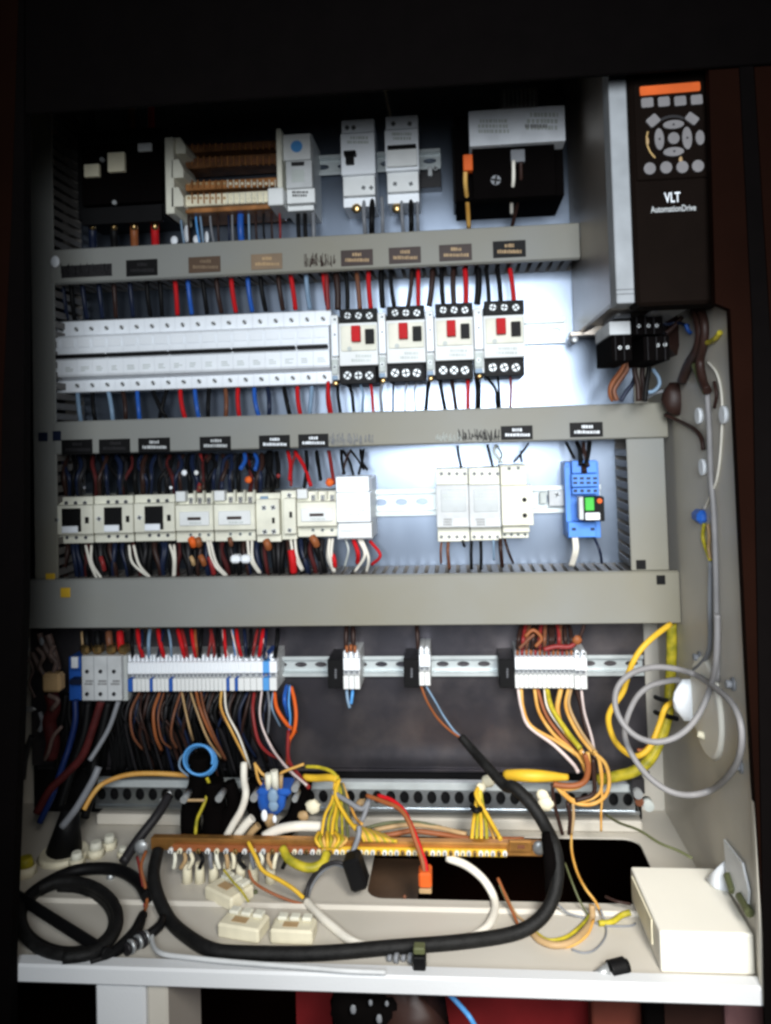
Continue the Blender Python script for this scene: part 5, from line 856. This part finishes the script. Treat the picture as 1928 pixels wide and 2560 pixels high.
# cable clamps in front of the rail
for i, (pts, r) in enumerate([([(330, 30), (325, 250), (270, 420), (255, 560), (265, 740)], 85), ([(440, 240), (450, 420), (455, 560), (430, 740)], 95), ([(570, 250), (620, 420), (560, 560), (500, 720)], 60), ([(800, 240), (770, 400), (830, 560), (870, 700)], 65), ([(1200, 230), (1170, 400), (1120, 560), (1040, 640)], 75)]):
    wire('p', [(x, y, .085) for x, y in pts], r, 'black_matt', ['leftmost fat black cable clamped in front of the rail', 'second fat black cable clamped in front of the rail', 'third black cable, just left of the white cable at the rail', 'black cable directly left of the blue connector', 'black cable directly right of the blue connector'][i], name='cable', cat='cable', n=12)
tag(MB().tube([P('p', 190, 402, .12), P('p', 370, 402, .12)], rad('p', 12, .12)).obj('clamp_bar', 'tan', None, P('p', 190, 402, .12)), 'thin bar with bright screw heads across the fat black cables', 'clamp bar')
for i, (x, y, r) in enumerate(((195, 402, 30), (488, 392, 30), (780, 388, 32), (1122, 308, 30), (1122, 398, 24))):
    c = P('p', x, y, .125); tag(MB().cyl(c + Vector((0, .02, 0)), c, rad('p', r, .125), n=14).obj('clamp_screw', 'silver', None, c), f'{ORD[i]} bright clamp screw from left in front of the perforated rail', 'screw', 'bright clamp screws at the rail')
t = thing('round_connector', 'bright blue plastic connector with white highlights clamped at the rail', 'connector', P('p', 920, 420, .11))
MB().sphere(P('p', 930, 410, .12), rad('p', 128, .12), 1, .5, .9, jit=.07).obj('shell', 'blue', t); pb(MB(), 'p', 800, 315, 1085, 380, .09, .125, .004).obj('flange', 'blue', t)
MB().sphere(P('p', 940, 370, .145), rad('p', 50, .14), .9, .35, 1.2, jit=.08).obj('pale_highlight', 'bluegrey', t); MB().sphere(P('p', 945, 450, .145), rad('p', 42, .14), 1, .35, 1.1, jit=.1).obj('pale_highlight', 'bluegrey', t); MB().cyl(P('p', 900, 500, .12), P('p', 925, 620, .12), rad('p', 60, .12), rad('p', 36, .12)).obj('nozzle', 'tan', t)  # pale blue blobs paint highlights on the blue shell
MB().sphere(P('p', 870, 530, .145), rad('p', 30, .14), .9, .35, 1.6).obj('white_highlight', 'white', t); MB().sphere(P('p', 955, 560, .145), rad('p', 20, .14), .9, .35, 1.6).obj('white_highlight', 'white', t)  # white blobs paint further highlights on the connector
for i, (x, x2, y, m, r) in enumerate([(900, 905, 180, 'cream', 26), (950, 965, 155, 'cream', 32), (1010, 1008, 190, 'tan', 16)]):
    tag(MB().cyl(P('p', x, y, .12), P('p', x2, 310, .12), rad('p', r, .12)).obj('ferrule', m, None, P('p', x2, 310, .12)), f'{["left cream", "tall middle cream", "thin tan right"][i]} ferrule standing on the blue connector', 'ferrule')
for i, pts in enumerate(([(800, 110), (840, 170), (880, 210), (880, 290)], [(790, 90), (820, 230), (870, 300)], [(1200, 100), (1020, 170), (1010, 200)])):
    wire('p', [(x, y, .11) for x, y in pts], 12, 'amber', f'{ORD[i]} amber wire looping into the blue connector ferrules', 'amber wires at the blue connector')
wire('j', [(30, 600, .06), (80, 680, .08), (150, 760, .10), (230, 830, .12)], 6, 'pinkwhite', 'pinkish white wire slanting down to the black clamp right of the blue connector')
wire('j', [(140, 560, .06), (140, 700, .08), (190, 780, .10), (240, 840, .12)], 10, 'darkred', 'dark red wire slanting down to the black clamp right of the blue connector')
# white and cream cables
wire('p', [(700, 90, .10), (700, 230, .11), (715, 350, .12), (680, 480, .12), (610, 600, .12), (550, 710, .12)], 30, 'whitewire', 'cream cable bending down across the rail left of the blue connector', name='cable', cat='cable', n=12)
wire('p', [(770, 550, .12), (720, 600, .12), (640, 700, .12)], 36, 'whitewire', 'short thick cream cable stub beside the copper bar', name='cable', cat='cable', n=12)
wire('p', [(820, 610, .11), (770, 660, .11), (730, 720, .11)], 30, 'tan', 'short tan cable stub beside the cream one', name='cable', cat='cable', n=12)
wire('m', [(125, 275, .13), (200, 238, .13), (300, 220, .13), (430, 222, .12)], 25, 'whitewire', 'thick white cable lying behind the copper bar left of the yellow fan', name='cable', cat='cable', n=12)
# ================================================================== EARTH BAR
dB = .15
t = thing('earth_bar', 'copper coloured earth bar with a long row of screws and yellow wires', 'earth bar', P('D', 750, 1850, dB))
zt_, zb_ = P('D', 750, 1817, dB).z, P('D', 750, 1836, dB).z
xb0, xb1 = P('D', 325, 1825, dB).x, P('D', 1172, 1835, dB).x
MB().box((xb0, -dB, zb_ - .004), (xb1, -dB + .010, zt_), .001).obj('bar', 'copper', t)
MB().box((P('D', 375, 1830, dB).x, -dB - .004, zb_ - .003), (P('D', 695, 1830, dB).x, -dB - .0002, zb_ + .004), .001).obj('terminal_row', 'orangebrown', t)
MB().box((P('D', 696, 1830, dB).x, -dB - .0045, zb_ - .003), (P('D', 1095, 1830, dB).x, -dB - .0002, zb_ + .0045), .001).obj('yellow_terminal_row', 'yellow', t)
xs = list(range(368, 620, 20)) + list(range(636, 1098, 13))
for i, x in enumerate(xs):
    y = 1840 + (x - 368) * .008; c = P('D', x, y, dB + .006); r = rad('D', 5.4 if x < 620 else 5.0, dB)
    o = MB().cyl((c.x, -dB - .001, c.z + .001), (c.x, -dB - .0065, c.z), r, n=10).obj('terminal_screw', ['white2', 'beige', 'lightgrey', 'brass'][i % 4], t)
    MB().box((c.x - .0006, -dB - .0068, c.z - r * .8), (c.x + .0006, -dB - .0064, c.z + r * .8), 0).obj('slot', 'black', o)
c = P('D', 1165, 1832, dB + .004); MB().sphere(c, rad('D', 14, dB), 1, .5, 1.1).obj('end_bolt', 'silver', t); c = P('D', 305, 1830, dB + .004); MB().sphere(c, rad('D', 16, dB), 1, .5, 1, jit=.1).obj('end_bolt', 'silver', t)
pb(MB(), 'D', 1100, 1818, 1150, 1842, dB + .0002, dB + .006, .001).obj('end_clamp', 'copper', t); pb(MB(), 'D', 1118, 1826, 1134, 1834, dB + .0062, dB + .0066, .0003).obj('clamp_slot', 'brown', t)
# wires hanging from the earth bar screws
rn = random.Random(3)
for i in range(14):
    x = 380 + i * 18 + rn.uniform(-4, 4); m = ['cream', 'tan', 'beige', 'black', 'grey'][i % 5]
    wire('D', [(x, 1843, dB + .004), (x + rn.uniform(-6, 6), 1858, dB + .008), (x + rn.uniform(-10, 10), 1876, dB + .008)], 4.5, m, f'{cn(m)} short wire, {ORD[i]} from left under the left half of the copper bar', 'short wires under the copper bar', name='wire_end')
for i, x in enumerate((405, 432, 462, 492, 520, 548, 585)):
    b_ = PZ('D', x, 1905, FZ); tp = b_ + Vector((0, 0, .020)); tag(MB().cyl(b_, tp, rad('D', 12, .17), rad('D', 9, .17), n=12).obj('cable_grommet', 'beige', None, b_), f'{ORD[i]} cream cable grommet from left on the floor under the copper bar', 'grommet', 'cream grommets below the copper bar')
for i in range(9):
    x = 700 + i * 9; wire('m', [(410 + i * 14, 250 + (i % 3) * 10, .14), (395 + i * 20, 290, .155), (420 + i * 12, 330, .158)], 9, ['yellow', 'yelgreen', 'amber'][i % 3], f'{cn(["yellow", "yelgreen", "amber"][i % 3])} wire end, {ORD[i]} from left at the left fan on the copper bar', 'yellow wire ends on the copper bar', name='wire_end')
for i in range(13):
    wire('m', [(600 + i * 12, 215 + i * 4, .14), (630 + i * 13, 255 + i * 3, .155), (650 + i * 14, 300, .158)], 9, ['yellow', 'amber', 'yelgreen'][i % 3], f'{cn(["yellow", "amber", "yelgreen"][i % 3])} wire end, {ORD[i]} from left in the middle of the copper bar', 'yellow wire ends mid copper bar', name='wire_end')
wire('m', [(640, 285, .13), (800, 262, .125), (900, 245, .12), (1050, 262, .12), (1200, 285, .125), (1480, 290, .13)], 14, 'orangebrown', 'orange-brown cable running along behind the copper bar', name='cable', cat='cable')
wire('m', [(700, 240, .12), (850, 215, .115), (1000, 222, .11), (1180, 262, .12)], 12, 'tan', 'tan cable running along behind the copper bar', name='cable', cat='cable')
wire('m', [(640, 235, .12), (760, 205, .115), (900, 198, .11), (1050, 225, .11)], 9, 'olive', 'olive cable lying behind the copper bar', name='cable', cat='cable')
# fans of yellow wire
fan = [([(370, 800), (355, 900), (318, 980), (300, 1092)], 8), ([(372, 800), (362, 920), (338, 1000), (330, 1092)], 8), ([(378, 800), (375, 930), (358, 1010), (352, 1094)], 9), ([(385, 800), (385, 940), (375, 1020), (382, 1095)], 8), ([(390, 800), (370, 880), (420, 980), (470, 1045)], 10), ([(400, 820), (420, 900), (440, 1000), (480, 1060)], 8), ([(405, 820), (440, 920), (470, 990), (500, 1020)], 7), ([(410, 830), (415, 920), (425, 1010), (432, 1090)], 8), ([(398, 830), (400, 930), (402, 1010), (405, 1092)], 7)]
for i, (pts, r) in enumerate(fan):
    m = ['yellow', 'yelgreen', 'yellow', 'yelgreen', 'yellow', 'olive', 'amber', 'olive', 'yelgreen'][i]
    wire('j', [(x, y, .10 + .015 * j) for j, (x, y) in enumerate(pts)], r, m, f'{cn(m)} wire, {ORD[i]} of the left fan spreading down to the copper bar', 'left fan of yellow wires', name='earth_wire')
wire('j', [(215, 792, .085), (280, 795, .09), (340, 792, .10), (380, 800, .105)], 18, 'yellow', 'fat yellow bundle lying left of the left fan knot', name='cable', cat='cable')
wire('j', [(225, 738, .085), (290, 742, .09), (350, 762, .10), (385, 800, .105)], 9, 'yelgreen', 'thin yellow-green wire arching over the fat yellow bundle')
for i, (pts, r) in enumerate([([(1070, 850), (1055, 950), (1045, 1020), (1038, 1095)], 9), ([(1075, 850), (1070, 950), (1065, 1020), (1062, 1096)], 9), ([(1078, 850), (1080, 950), (1085, 1020), (1085, 1096)], 9), ([(1080, 850), (1095, 950), (1108, 1020), (1112, 1098)], 9), ([(1070, 840), (1060, 880), (1110, 970), (1150, 1040), (1180, 1095)], 10), ([(1075, 850), (1090, 960), (1130, 1040), (1150, 1096)], 8)]):
    m = ['yellow', 'yelgreen', 'yellow', 'yelgreen', 'yellow', 'amber'][i]
    wire('j', [(x, y, .10 + .012 * j) for j, (x, y) in enumerate(pts)], r, m, f'{cn(m)} wire, {ORD[i]} of the right fan spreading down to the copper bar', 'right fan of yellow wires', name='earth_wire')
wire('j', [(1040, 935, .125), (1058, 955, .135), (1082, 945, .13)], 14, 'black', 'black cable tie round the right fan of yellow wires', name='cable_tie', cat='cable tie')
for i, (x, y, r) in enumerate(((1120, 808, 30), (1085, 840, 22), (1400, 920, 36), (1385, 880, 28))):
    tag(MB().sphere(P('j', x, y, .10), rad('j', r, .10), 1.1, .5, 1, jit=.12).obj('cable_end', 'beige', None, P('j', x, y, .1)), ['upper cream cable end above the right fan', 'lower cream cable end at the right fan knot', 'large cream cable end on the rail right of the black cable', 'smaller cream cable end just above the large one'][i], 'cable end')
wire('m', [(480, 40, .11), (560, 90, .12), (640, 130, .125), (680, 60, .12), (640, 180, .13), (600, 230, .14)], 13, 'grey', 'grey cable twisting through the left fan', name='cable', cat='cable')
for i, (x, y, r) in enumerate(((380, 120, 40), (330, 170, 30), (640, 110, 34))):
    tag(MB().sphere(P('m', x, y, .10), rad('m', r, .10), 1, .5, .9, jit=.18).obj('cable_end', 'tan' if i else 'beige', None, P('m', x, y, .10)), ['knobbly cream cable end between blue connector and left fan', 'small tan cable end right of the blue connector', 'tan cable end beside the left fan knot'][i], 'cable end')
# red wires with orange connector, black block, white cable
wire('m', [(660, 60, .13), (740, 90, .14), (830, 130, .15), (880, 200, .16), (915, 300, .17), (950, 400, .18), (962, 475, .185)], 12, 'orangebrown', 'left reddish wire arching over the copper bar into the orange connector')
wire('m', [(720, 60, .13), (790, 85, .14), (850, 135, .15), (890, 210, .16), (930, 310, .17), (965, 410, .18), (975, 480, .185)], 11, 'red', 'right red wire arching over the copper bar into the orange connector')
t = thing('orange_connector', 'orange push connector with pale base at the edge of the floor opening', 'connector', P('m', 965, 575, .18)); pb(MB(), 'm', 930, 468, 998, 548, .17, .19, .002).obj('body', 'orange', t); pb(MB(), 'm', 932, 549, 998, 575, .172, .188, .001).obj('base', 'tan', t)
wire('m', [(620, 220, .16), (618, 270, .165), (590, 350, .17), (560, 430, .18)], 14, 'grey', 'grey cable entering the black block from above')
c = P('m', 605, 450, .18); Mx = Matrix.Translation(c) @ Matrix.Rotation(math.radians(-18), 4, 'Y'); hw, hh = rad('m', 45, .18), rad('m', 82, .18)
tag(MB().box((-hw, -.012, -hh), (hw, .012, hh), .003, Mx).obj('plug_block', 'black', None, c), 'tilted black plug block hanging below the middle of the copper bar', 'plug')
wire('m', [(560, 425, .18), (500, 408, .18), (420, 440, .18), (360, 520, .18), (338, 625, .18)], 11, 'dark', 'dark wire looping left from the black block', name='cable', cat='cable')
wire('m', [(560, 440, .17), (490, 420, .17), (420, 465, .17), (370, 540, .17), (350, 620, .17)], 8, 'grey', 'grey wire looping left beside the dark one', name='cable', cat='cable')
wire('m', [(1080, 385, .15), (1180, 425, .16), (1270, 500, .17), (1325, 600, .18), (1318, 690, .19), (1265, 765, .20), (1160, 812, .20), (1000, 835, .20), (850, 850, .20), (700, 850, .20), (585, 820, .20), (480, 740, .20), (400, 670, .19), (345, 610, .18)], 21, 'whitewire', 'white cable looping from the copper bar over the opening and under the black cable', name='cable', cat='cable', n=12)
wire('p', [(1020, 800, .165), (1080, 900, .175), (1230, 965, .18), (1350, 930, .175), (1390, 840, .165)], 38, 'yelgreen', 'broad yellow strap looping under the copper bar', name='strap', cat='strap')
wire('p', [(735, 750, .165), (800, 880, .175), (860, 990, .18), (1000, 1070, .185), (1110, 1140, .19), (1195, 1215, .19)], 17, 'yellow', 'yellow wire falling from the copper bar toward the white cable', name='wire')
wire('p', [(740, 985, .18), (780, 1080, .185), (900, 1160, .19), (1060, 1230, .19), (1205, 1275, .19)], 12, 'orangebrown', 'orange-brown wire sagging beside the yellow one under the copper bar')
wire('p', [(530, 980, .18), (600, 1070, .19), (680, 1160, .20), (740, 1250, .205)], 9, 'yelgreen', 'thin green wire lying over the upper cream connector')
# big black cable
rb = rad('m', 33, .20)
bc = [PC('j', 985, 592, .10, rb), PC('j', 1040, 655, .11, rb), PC('j', 1110, 735, .13, rb), PC('j', 1200, 830, .15, rb), PC('m', 1430, 20, .16, rb), PC('m', 1520, 110, .17, rb), PC('m', 1590, 220, .18, rb), PC('m', 1640, 330, .20, rb), PC('m', 1655, 450, .21, rb), PC('m', 1632, 590, .22, rb), PC('m', 1560, 705, .23, rb), PC('m', 1420, 780, .235, rb), PC('m', 1150, 822, .24, rb), PC('m', 800, 850, .245, rb), PC('m', 400, 882, .25, rb), PC('m', 0, 880, .25, rb),
      PC('l', 1100, 862, .245, rb), PC('l', 985, 800, .24, rb), PC('l', 890, 715, .225, rb), PC('l', 825, 590, .21, rb), PC('l', 800, 470, .19, rb), PC('l', 822, 350, .165, rb)]
tag(MB().tube(bc, lambda t_: rb * (.70 + .30 * min(1, t_ * 5)), n=14, sub=8).obj('power_cable', 'rubber', None, bc[15]), 'thick black cable sweeping in a big U over the cabinet floor', 'cable')
wire('q', [(560, 960, .19), (580, 1150, .21), (590, 1300, .21), (600, 1480, .21), (620, 1400, .21)], 50, 'black_matt', 'second black cable beside the big one above the floor opening', name='cable', cat='cable', n=12)
# coil of black cable at left, lying on the floor
def fp(k, x, y, h=.006): return PZ(k, x, y, FZ + h)
coil = [(560, 885), (460, 820), (330, 738), (200, 655), (60, 560)]
tag(MB().tube([fp('l', x, y, .012) for x, y in coil], .0050, n=12, sub=8).obj('cable', 'black', None, fp('l', 330, 738)), 'straight run of black cable crossing the left coil diagonally', 'cable')
c2 = [(-40, 700), (90, 640), (200, 545), (350, 465), (480, 440), (620, 450), (720, 510), (770, 590)]
tag(MB().tube([fp('l', x, y, .010) for x, y in c2], .0062, n=12, sub=8).obj('cable', 'black', None, fp('l', 350, 465)), 'outer arc of black cable over the top of the left coil', 'cable')
c3 = []
for i in range(34):
    a = math.radians(-100 + i * 360 / 13); q = 1 + .07 * (i // 13) - .03 * math.sin(i * .9); c3.append(fp('l', 350 + 240 * q * math.cos(a), 705 + 172 * q * math.sin(a), .006 + .004 * (i // 13)))
tag(MB().tube(c3, .0050, n=12, sub=5).obj('cable_coil', 'rubber', None, c3[0]), 'coil of black cable lying on the cabinet floor at the lower left', 'cable coil')
tag(MB().tube([fp('l', x, y, .008) for x, y in ((745, 680), (705, 770), (640, 840), (560, 895), (470, 925))], lambda t_: .0030 + .0030 * math.sin(math.pi * min(1, t_ + .15)), n=12, sub=6).obj('cable', 'black', None, fp('l', 640, 840)), 'black cable tail ending right of the left coil near the lip', 'cable')
t = thing('cable_gland', 'shiny metal cable gland lying right of the black coil near the lip', 'cable gland', fp('l', 700, 820))
a, b_ = fp('l', 655, 865, .007), fp('l', 770, 790, .007); dv = b_ - a
for i in range(6): MB().cyl(a + dv * (i / 6), a + dv * ((i + .7) / 6), [.0055, .0065, .0055, .0065, .0075, .006][i], n=12).obj('thread_ring', 'silver' if i % 2 else 'dark', t)
MB().tube([b_, fp('l', 830, 740, .01), fp('l', 850, 700, .01)], .0045).obj('cable_stub', 'black', t)
rod = [fp('l', 790, 770, .006), fp('l', 800, 840, .008), fp('l', 850, 885, .011), fp('l', 1000, 905, .012), fp('l', 1200, 926, .012), fp('l', 1600, 957, .012), fp('m', 560, 974, .012), fp('m', 760, 982, .011)]
tag(MB().tube(rod, .0021, n=10, sub=8).obj('bent_rod', 'lightgrey', None, rod[0]), 'long bent steel rod lying along the lip in front of the black cable', 'rod')
# floor oddments
def lump(k, x, y, r, m, name, label, cat, sx=1, sz=1, jit=.1, h=.5):
    b_ = fp(k, x, y, 0); R_ = rad(k, r, -b_.y); tag(MB().sphere(b_ + Vector((0, 0, R_ * h * sz)), R_, sx, .9, sz, jit=jit).obj(name, m, None, b_), label, cat)
t = thing('cone_boot', 'black rubber cone boot standing on a pale grommet at the far left', 'boot', fp('l', 335, 390, 0)); q = fp('l', 335, 375, 0)
MB().cyl(q + Vector((0, 0, .006)), q + Vector((.008, 0, .055)), .020, .009, n=18).obj('cone', 'black', t); MB().cyl(q, q + Vector((0, 0, .0058)), .030, .026, n=20).obj('collar', 'beige', t)
for i, (x, y, r, lb_) in enumerate([(500, 350, 46, 'largest pale yellow cable gland behind the black coil'), (570, 310, 40, 'pale yellow cable gland furthest back at left'), (400, 400, 42, 'pale cable gland beside the black cone'), (135, 440, 55, 'yellowish gland nut near the left edge of the cabinet floor'), (640, 360, 30, 'small pale gland just left of the copper bar end')]):
    b_ = fp('l', x, y + r * .6, 0); R_ = rad('l', r, -b_.y); t = thing('cable_gland', lb_, 'cable gland', b_); MB().cyl(b_, b_ + Vector((0, 0, R_ * .9)), R_, R_, n=6).obj('nut', 'beige', t); MB().cyl(b_ + Vector((0, 0, R_ * .9)), b_ + Vector((0, 0, R_ * 1.7)), R_ * .8, R_ * .55, n=16).obj('dome', 'yelgreen' if i == 3 else 'cream', t)
lump('l', 575, 495, 20, 'silver', 'floor_bolt', 'shiny floor bolt inside the upper arc of the black coil', 'bolt'); lump('l', 1330, 570, 13, 'olive', 'floor_stud', 'tiny dark stud on the floor left of the white cable', 'stud')
lump('m', 858, 592, 10, 'brown', 'floor_stud', 'small brown stud at the front edge of the floor opening', 'stud')
for i, (x, y, ang, wpx, hpx, lb_) in enumerate([(1195, 590, -32, 105, 70, 'upper cream three-way connector turned diagonally on the floor'), (1270, 770, -12, 118, 62, 'middle cream connector lying above the big black cable'), (1530, 795, -2, 112, 55, 'right cream connector beside the middle one on the floor')]):
    b_ = fp('l', x, y + 10, 0); Y_ = -b_.y; hw, hd_y = rad('l', wpx, Y_), rad('l', hpx, Y_) * 1.15; t = thing('lever_connector', lb_, 'connector', b_, 'cream connectors on the floor')
    Mx = Matrix.Translation(b_) @ Matrix.Rotation(math.radians(ang), 4, 'Z')
    MB().box((-hw, -hd_y, .0003), (hw, hd_y, .014), .002, Mx).obj('shell', 'beige', t); MB().box((-hw * .45, -hd_y * .5, .0142), (hw * .25, hd_y * .15, .0146), 0, Mx).obj('window', 'tan', t)
    for j in range(3): MB().box((-hw * .8 + j * hw * .58, hd_y * .2, .0142), (-hw * .35 + j * hw * .58, hd_y * .95, .018), .001, Mx).obj('lever', 'cream', t)
t = thing('spring_pin', 'small black ended pin with spring standing near the middle of the lip', 'pin', fp('m', 938, 985, 0)); b_ = fp('m', 938, 985, 0); hw = rad('m', 32, .28)
MB().box((b_.x - hw, b_.y - .008, b_.z + .0003), (b_.x + hw, b_.y + .008, b_.z + .018), .001).obj('foot', 'black', t); MB().box((b_.x - hw * .9, b_.y - .005, b_.z + .0182), (b_.x + hw * .9, b_.y + .005, b_.z + .024), .001).obj('cap', 'olive', t)
for i in range(4): MB().cyl(fp('m', 770 + i * 36, 905, .004), fp('m', 790 + i * 36, 908, .004), .0028 + (i % 2) * .0015, n=12).obj('spring_turn', 'grey', t)
t = thing('screwdriver', 'stubby screwdriver with black handle lying by the white box', 'screwdriver', fp('n', 720, 1120, 0)); a, b_ = fp('n', 606, 1137, .003), fp('n', 705, 1110, .007); c = fp('n', 815, 1082, .008)
MB().cyl(a, b_, .0022, .0062, n=14).obj('tip', 'silver', t); MB().tube([b_, b_.lerp(c, .5), c], lambda t_: .0078 if t_ < .85 else .0055, n=14).obj('handle', 'black', t)
# white box
A = fp('n', 1012, 1128, 0); Bx = fp('n', 1530, 1130, 0); yF = A.y; zT = A.z
v = ray('n', 1020, 880); zT = (CAM + v * ((yF - CAM.y) / v.y)).z
v = ray('n', 830, 490); tt = (zT - CAM.z) / v.z; back = CAM + v * tt; sk = back.x - A.x
print('box', A, zT, back, XR)
t = thing('junction_box', 'plain white plastic box in the lower right corner of the cabinet floor', 'box', A)
x1 = XR - .0012; bx_ = MB(); yB = back.y
vs = [(A.x, yF, A.z + .0004), (x1, yF, A.z + .0004), (x1, yB, A.z + .0004), (back.x, yB, A.z + .0004), (A.x, yF, zT), (x1, yF, zT), (x1, yB, zT), (back.x, yB, zT)]
bx_.add(vs, [(3, 2, 1, 0), (4, 5, 6, 7), (0, 1, 5, 4), (1, 2, 6, 5), (2, 3, 7, 6), (3, 0, 4, 7)]); ob = bx_.obj('case', 'box_white', t)
bv = ob.modifiers.new('bevel', 'BEVEL'); bv.width = .002; bv.segments = 2
q0, q1 = Vector((A.x - .0012, yF + .02, A.z + .012)), Vector((back.x - .0012, yB - .015, A.z + .012)); hz = (zT - A.z) * .62
MB().add([q0, q1, q1 + Vector((0, 0, hz)), q0 + Vector((0, 0, hz)), q0 - Vector((.001, 0, 0)), q1 - Vector((.001, 0, 0)), q1 + Vector((-.001, 0, hz)), q0 + Vector((-.001, 0, hz))], [(0, 3, 2, 1), (4, 5, 6, 7), (0, 1, 5, 4), (1, 2, 6, 5), (2, 3, 7, 6), (3, 0, 4, 7)]) if False else None
pm = MB(); pm.add([q0, q1, q1 + Vector((0, 0, hz)), q0 + Vector((0, 0, hz)), q0 - Vector((.0015, 0, 0)), q1 - Vector((.0015, 0, 0)), q1 + Vector((-.0015, 0, hz)), q0 + Vector((-.0015, 0, hz))], [(0, 3, 2, 1), (4, 5, 6, 7), (0, 1, 5, 4), (1, 2, 6, 5), (2, 3, 7, 6), (3, 0, 4, 7)]); pm.obj('side_label', 'beige', t)
pk = P('n', 1385, 515, .2); p = PZ('n', 1360, 600, zT); tag(MB().cyl(p, p + Vector((.006, 0, .022)), .013, .001, n=5).obj('paper_corner', 'white', None, p), 'pointed white scrap standing on the back of the white box', 'scrap')
# thin wires over the opening at right
for i, (pts, r, m, lb_) in enumerate([([(478, 300, .12), (480, 400, .14), (510, 520, .16), (560, 620, .18), (620, 700, .19), (660, 780, .20)], 8, 'amber', 'amber wire dropping over the floor opening toward the white box'),
        ([(440, 470, .16), (480, 580, .18), (530, 700, .19), (590, 800, .20)], 6, 'olive', 'thin green-grey wire hanging left of the amber one over the opening'), ([(400, 720, .20), (460, 770, .20), (560, 800, .20), (660, 840, .20), (820, 845, .20), (860, 830, .20)], 6, 'grey', 'thin grey wire running right to the white box'),
        ([(650, 745, .20), (680, 830, .21), (680, 910, .22), (620, 985, .22), (550, 1005, .22), (480, 985, .22)], 6, 'grey', 'thin grey loop on the floor left of the white box'), ([(240, 880, .22), (290, 930, .22), (380, 960, .22), (480, 940, .22), (560, 870, .21), (600, 800, .20), (600, 720, .20)], 19, 'tan', 'thick tan loop on the floor right of the big black cable'),
        ([(255, 880, .22), (340, 930, .22), (450, 910, .22), (540, 840, .21), (590, 780, .20)], 11, 'yelgreen', 'yellow-green wire inside the tan floor loop'), ([(270, 905, .225), (360, 960, .225), (470, 965, .225), (570, 900, .22), (610, 810, .21)], 9, 'amber', 'amber wire along the outside of the tan floor loop'),
        ([(640, 830, .20), (720, 820, .20), (780, 780, .20), (830, 765, .20)], 16, 'yelgreen', 'tan-green wire pair entering the side of the white box'), ([(680, 670, .18), (750, 700, .19), (830, 715, .19)], 8, 'darkbrown', 'dark wire entering the white box just above the others'),
        ([(40, 560, .18), (75, 640, .19), (110, 720, .20), (165, 850, .21)], 9, 'orangebrown', 'orange-brown wire slanting beside the white cable into the floor loop'), ([(50, 600, .185), (90, 690, .195), (130, 770, .205), (170, 850, .215)], 7, 'olive', 'dark green wire slanting beside the orange-brown one'), ([(60, 600, .18), (140, 760, .2), (200, 820, .21)], 6, 'tan', 'tan wire slanting beside the white cable')]):
    wire('n', pts, r, m, lb_)
wire('l', [(760, 350, .165), (735, 430, .18), (755, 530, .19), (765, 620, .20), (745, 680, .21)], 9, 'orangebrown', 'orange-brown wire dropping from the left end of the copper bar'); wire('l', [(715, 380, .165), (730, 450, .18), (750, 560, .19), (755, 640, .20)], 8, 'darkred', 'dark red wire beside the copper bar left end'); wire('l', [(880, 60, .10), (820, 160, .12), (720, 290, .14), (640, 410, .16)], 26, 'dark', 'dark grey cable slanting from the rail bolts to the floor glands', name='cable', cat='cable', n=12)
# left dark corner clutter
for i, (pts, r, m, lb_) in enumerate([([(330, 180), (350, 260), (400, 350), (480, 480)], 34, 'clutter', 'translucent brown strip dangling left of the blue terminal, upper'), ([(420, 190), (450, 300), (490, 420), (520, 560)], 40, 'clutter', 'second brown strip dangling left of the blue terminal'), ([(250, 380), (300, 480), (330, 560)], 30, 'clutter', 'small brown strip beside the white glint at left'),
        ([(450, 800), (480, 950), (430, 1100), (470, 1300), (440, 1480)], 75, 'deepred', 'dark red cloth-covered bundle hanging below the yellow tag'), ([(330, 1000), (360, 1100), (330, 1200)], 24, 'grey', 'grey strip hanging left of the dark red bundle'), ([(250, 1250), (180, 1450), (150, 1700)], 36, 'dark', 'dark hose running down at the far left edge')]):
    wire('o', [(x, y, .06) for x, y in pts], r, m, lb_, name='strip', cat='strip')
tag(pb(MB(), 'o', 345, 608, 540, 800, .07, .085, .003).obj('yellow_tag', 'tan', None, P('o', 440, 700, .08)), 'square mustard yellow tag in the dark area left of the blue terminal', 'tag')
for i, (pts, r, lb_) in enumerate([([(300, 330), (370, 420), (330, 520), (380, 620)], 26, 'crumpled brown sleeve curling above the mustard yellow tag'), ([(480, 300), (440, 400), (500, 480), (470, 600)], 24, 'crinkled brown strip twisting just above the yellow tag'), ([(420, 820), (520, 880), (450, 980)], 26, 'crinkled brown strip directly below the yellow tag'), ([(560, 1150), (470, 1260), (420, 1420), (380, 1500)], 20, 'thin brown strip beside the dark red bundle'), ([(200, 420), (260, 560), (220, 700), (280, 850)], 16, 'thin brown strip furthest left below the wide duct')]):
    wire('o', [(x, y, .075) for x, y in pts], r, 'clutter', lb_, name='strip', cat='strip')
for i, (x, y, r, m) in enumerate(((195, 340, 36, 'grey'), (350, 265, 24, 'grey'), (210, 972, 30, 'silver'))):
    tag(MB().sphere(P('o', x, y, .08), rad('o', r, .08), 1 if i < 2 else 3, .4, 1 if i != 1 else 1.8, jit=.2).obj('cable_tie', m, None, P('o', x, y, .08)), ['pale tie head at the far left under the wide duct', 'taller pale tie head under the wide duct at left', 'silvery crimped strip at the far left edge'][i], 'cable tie')
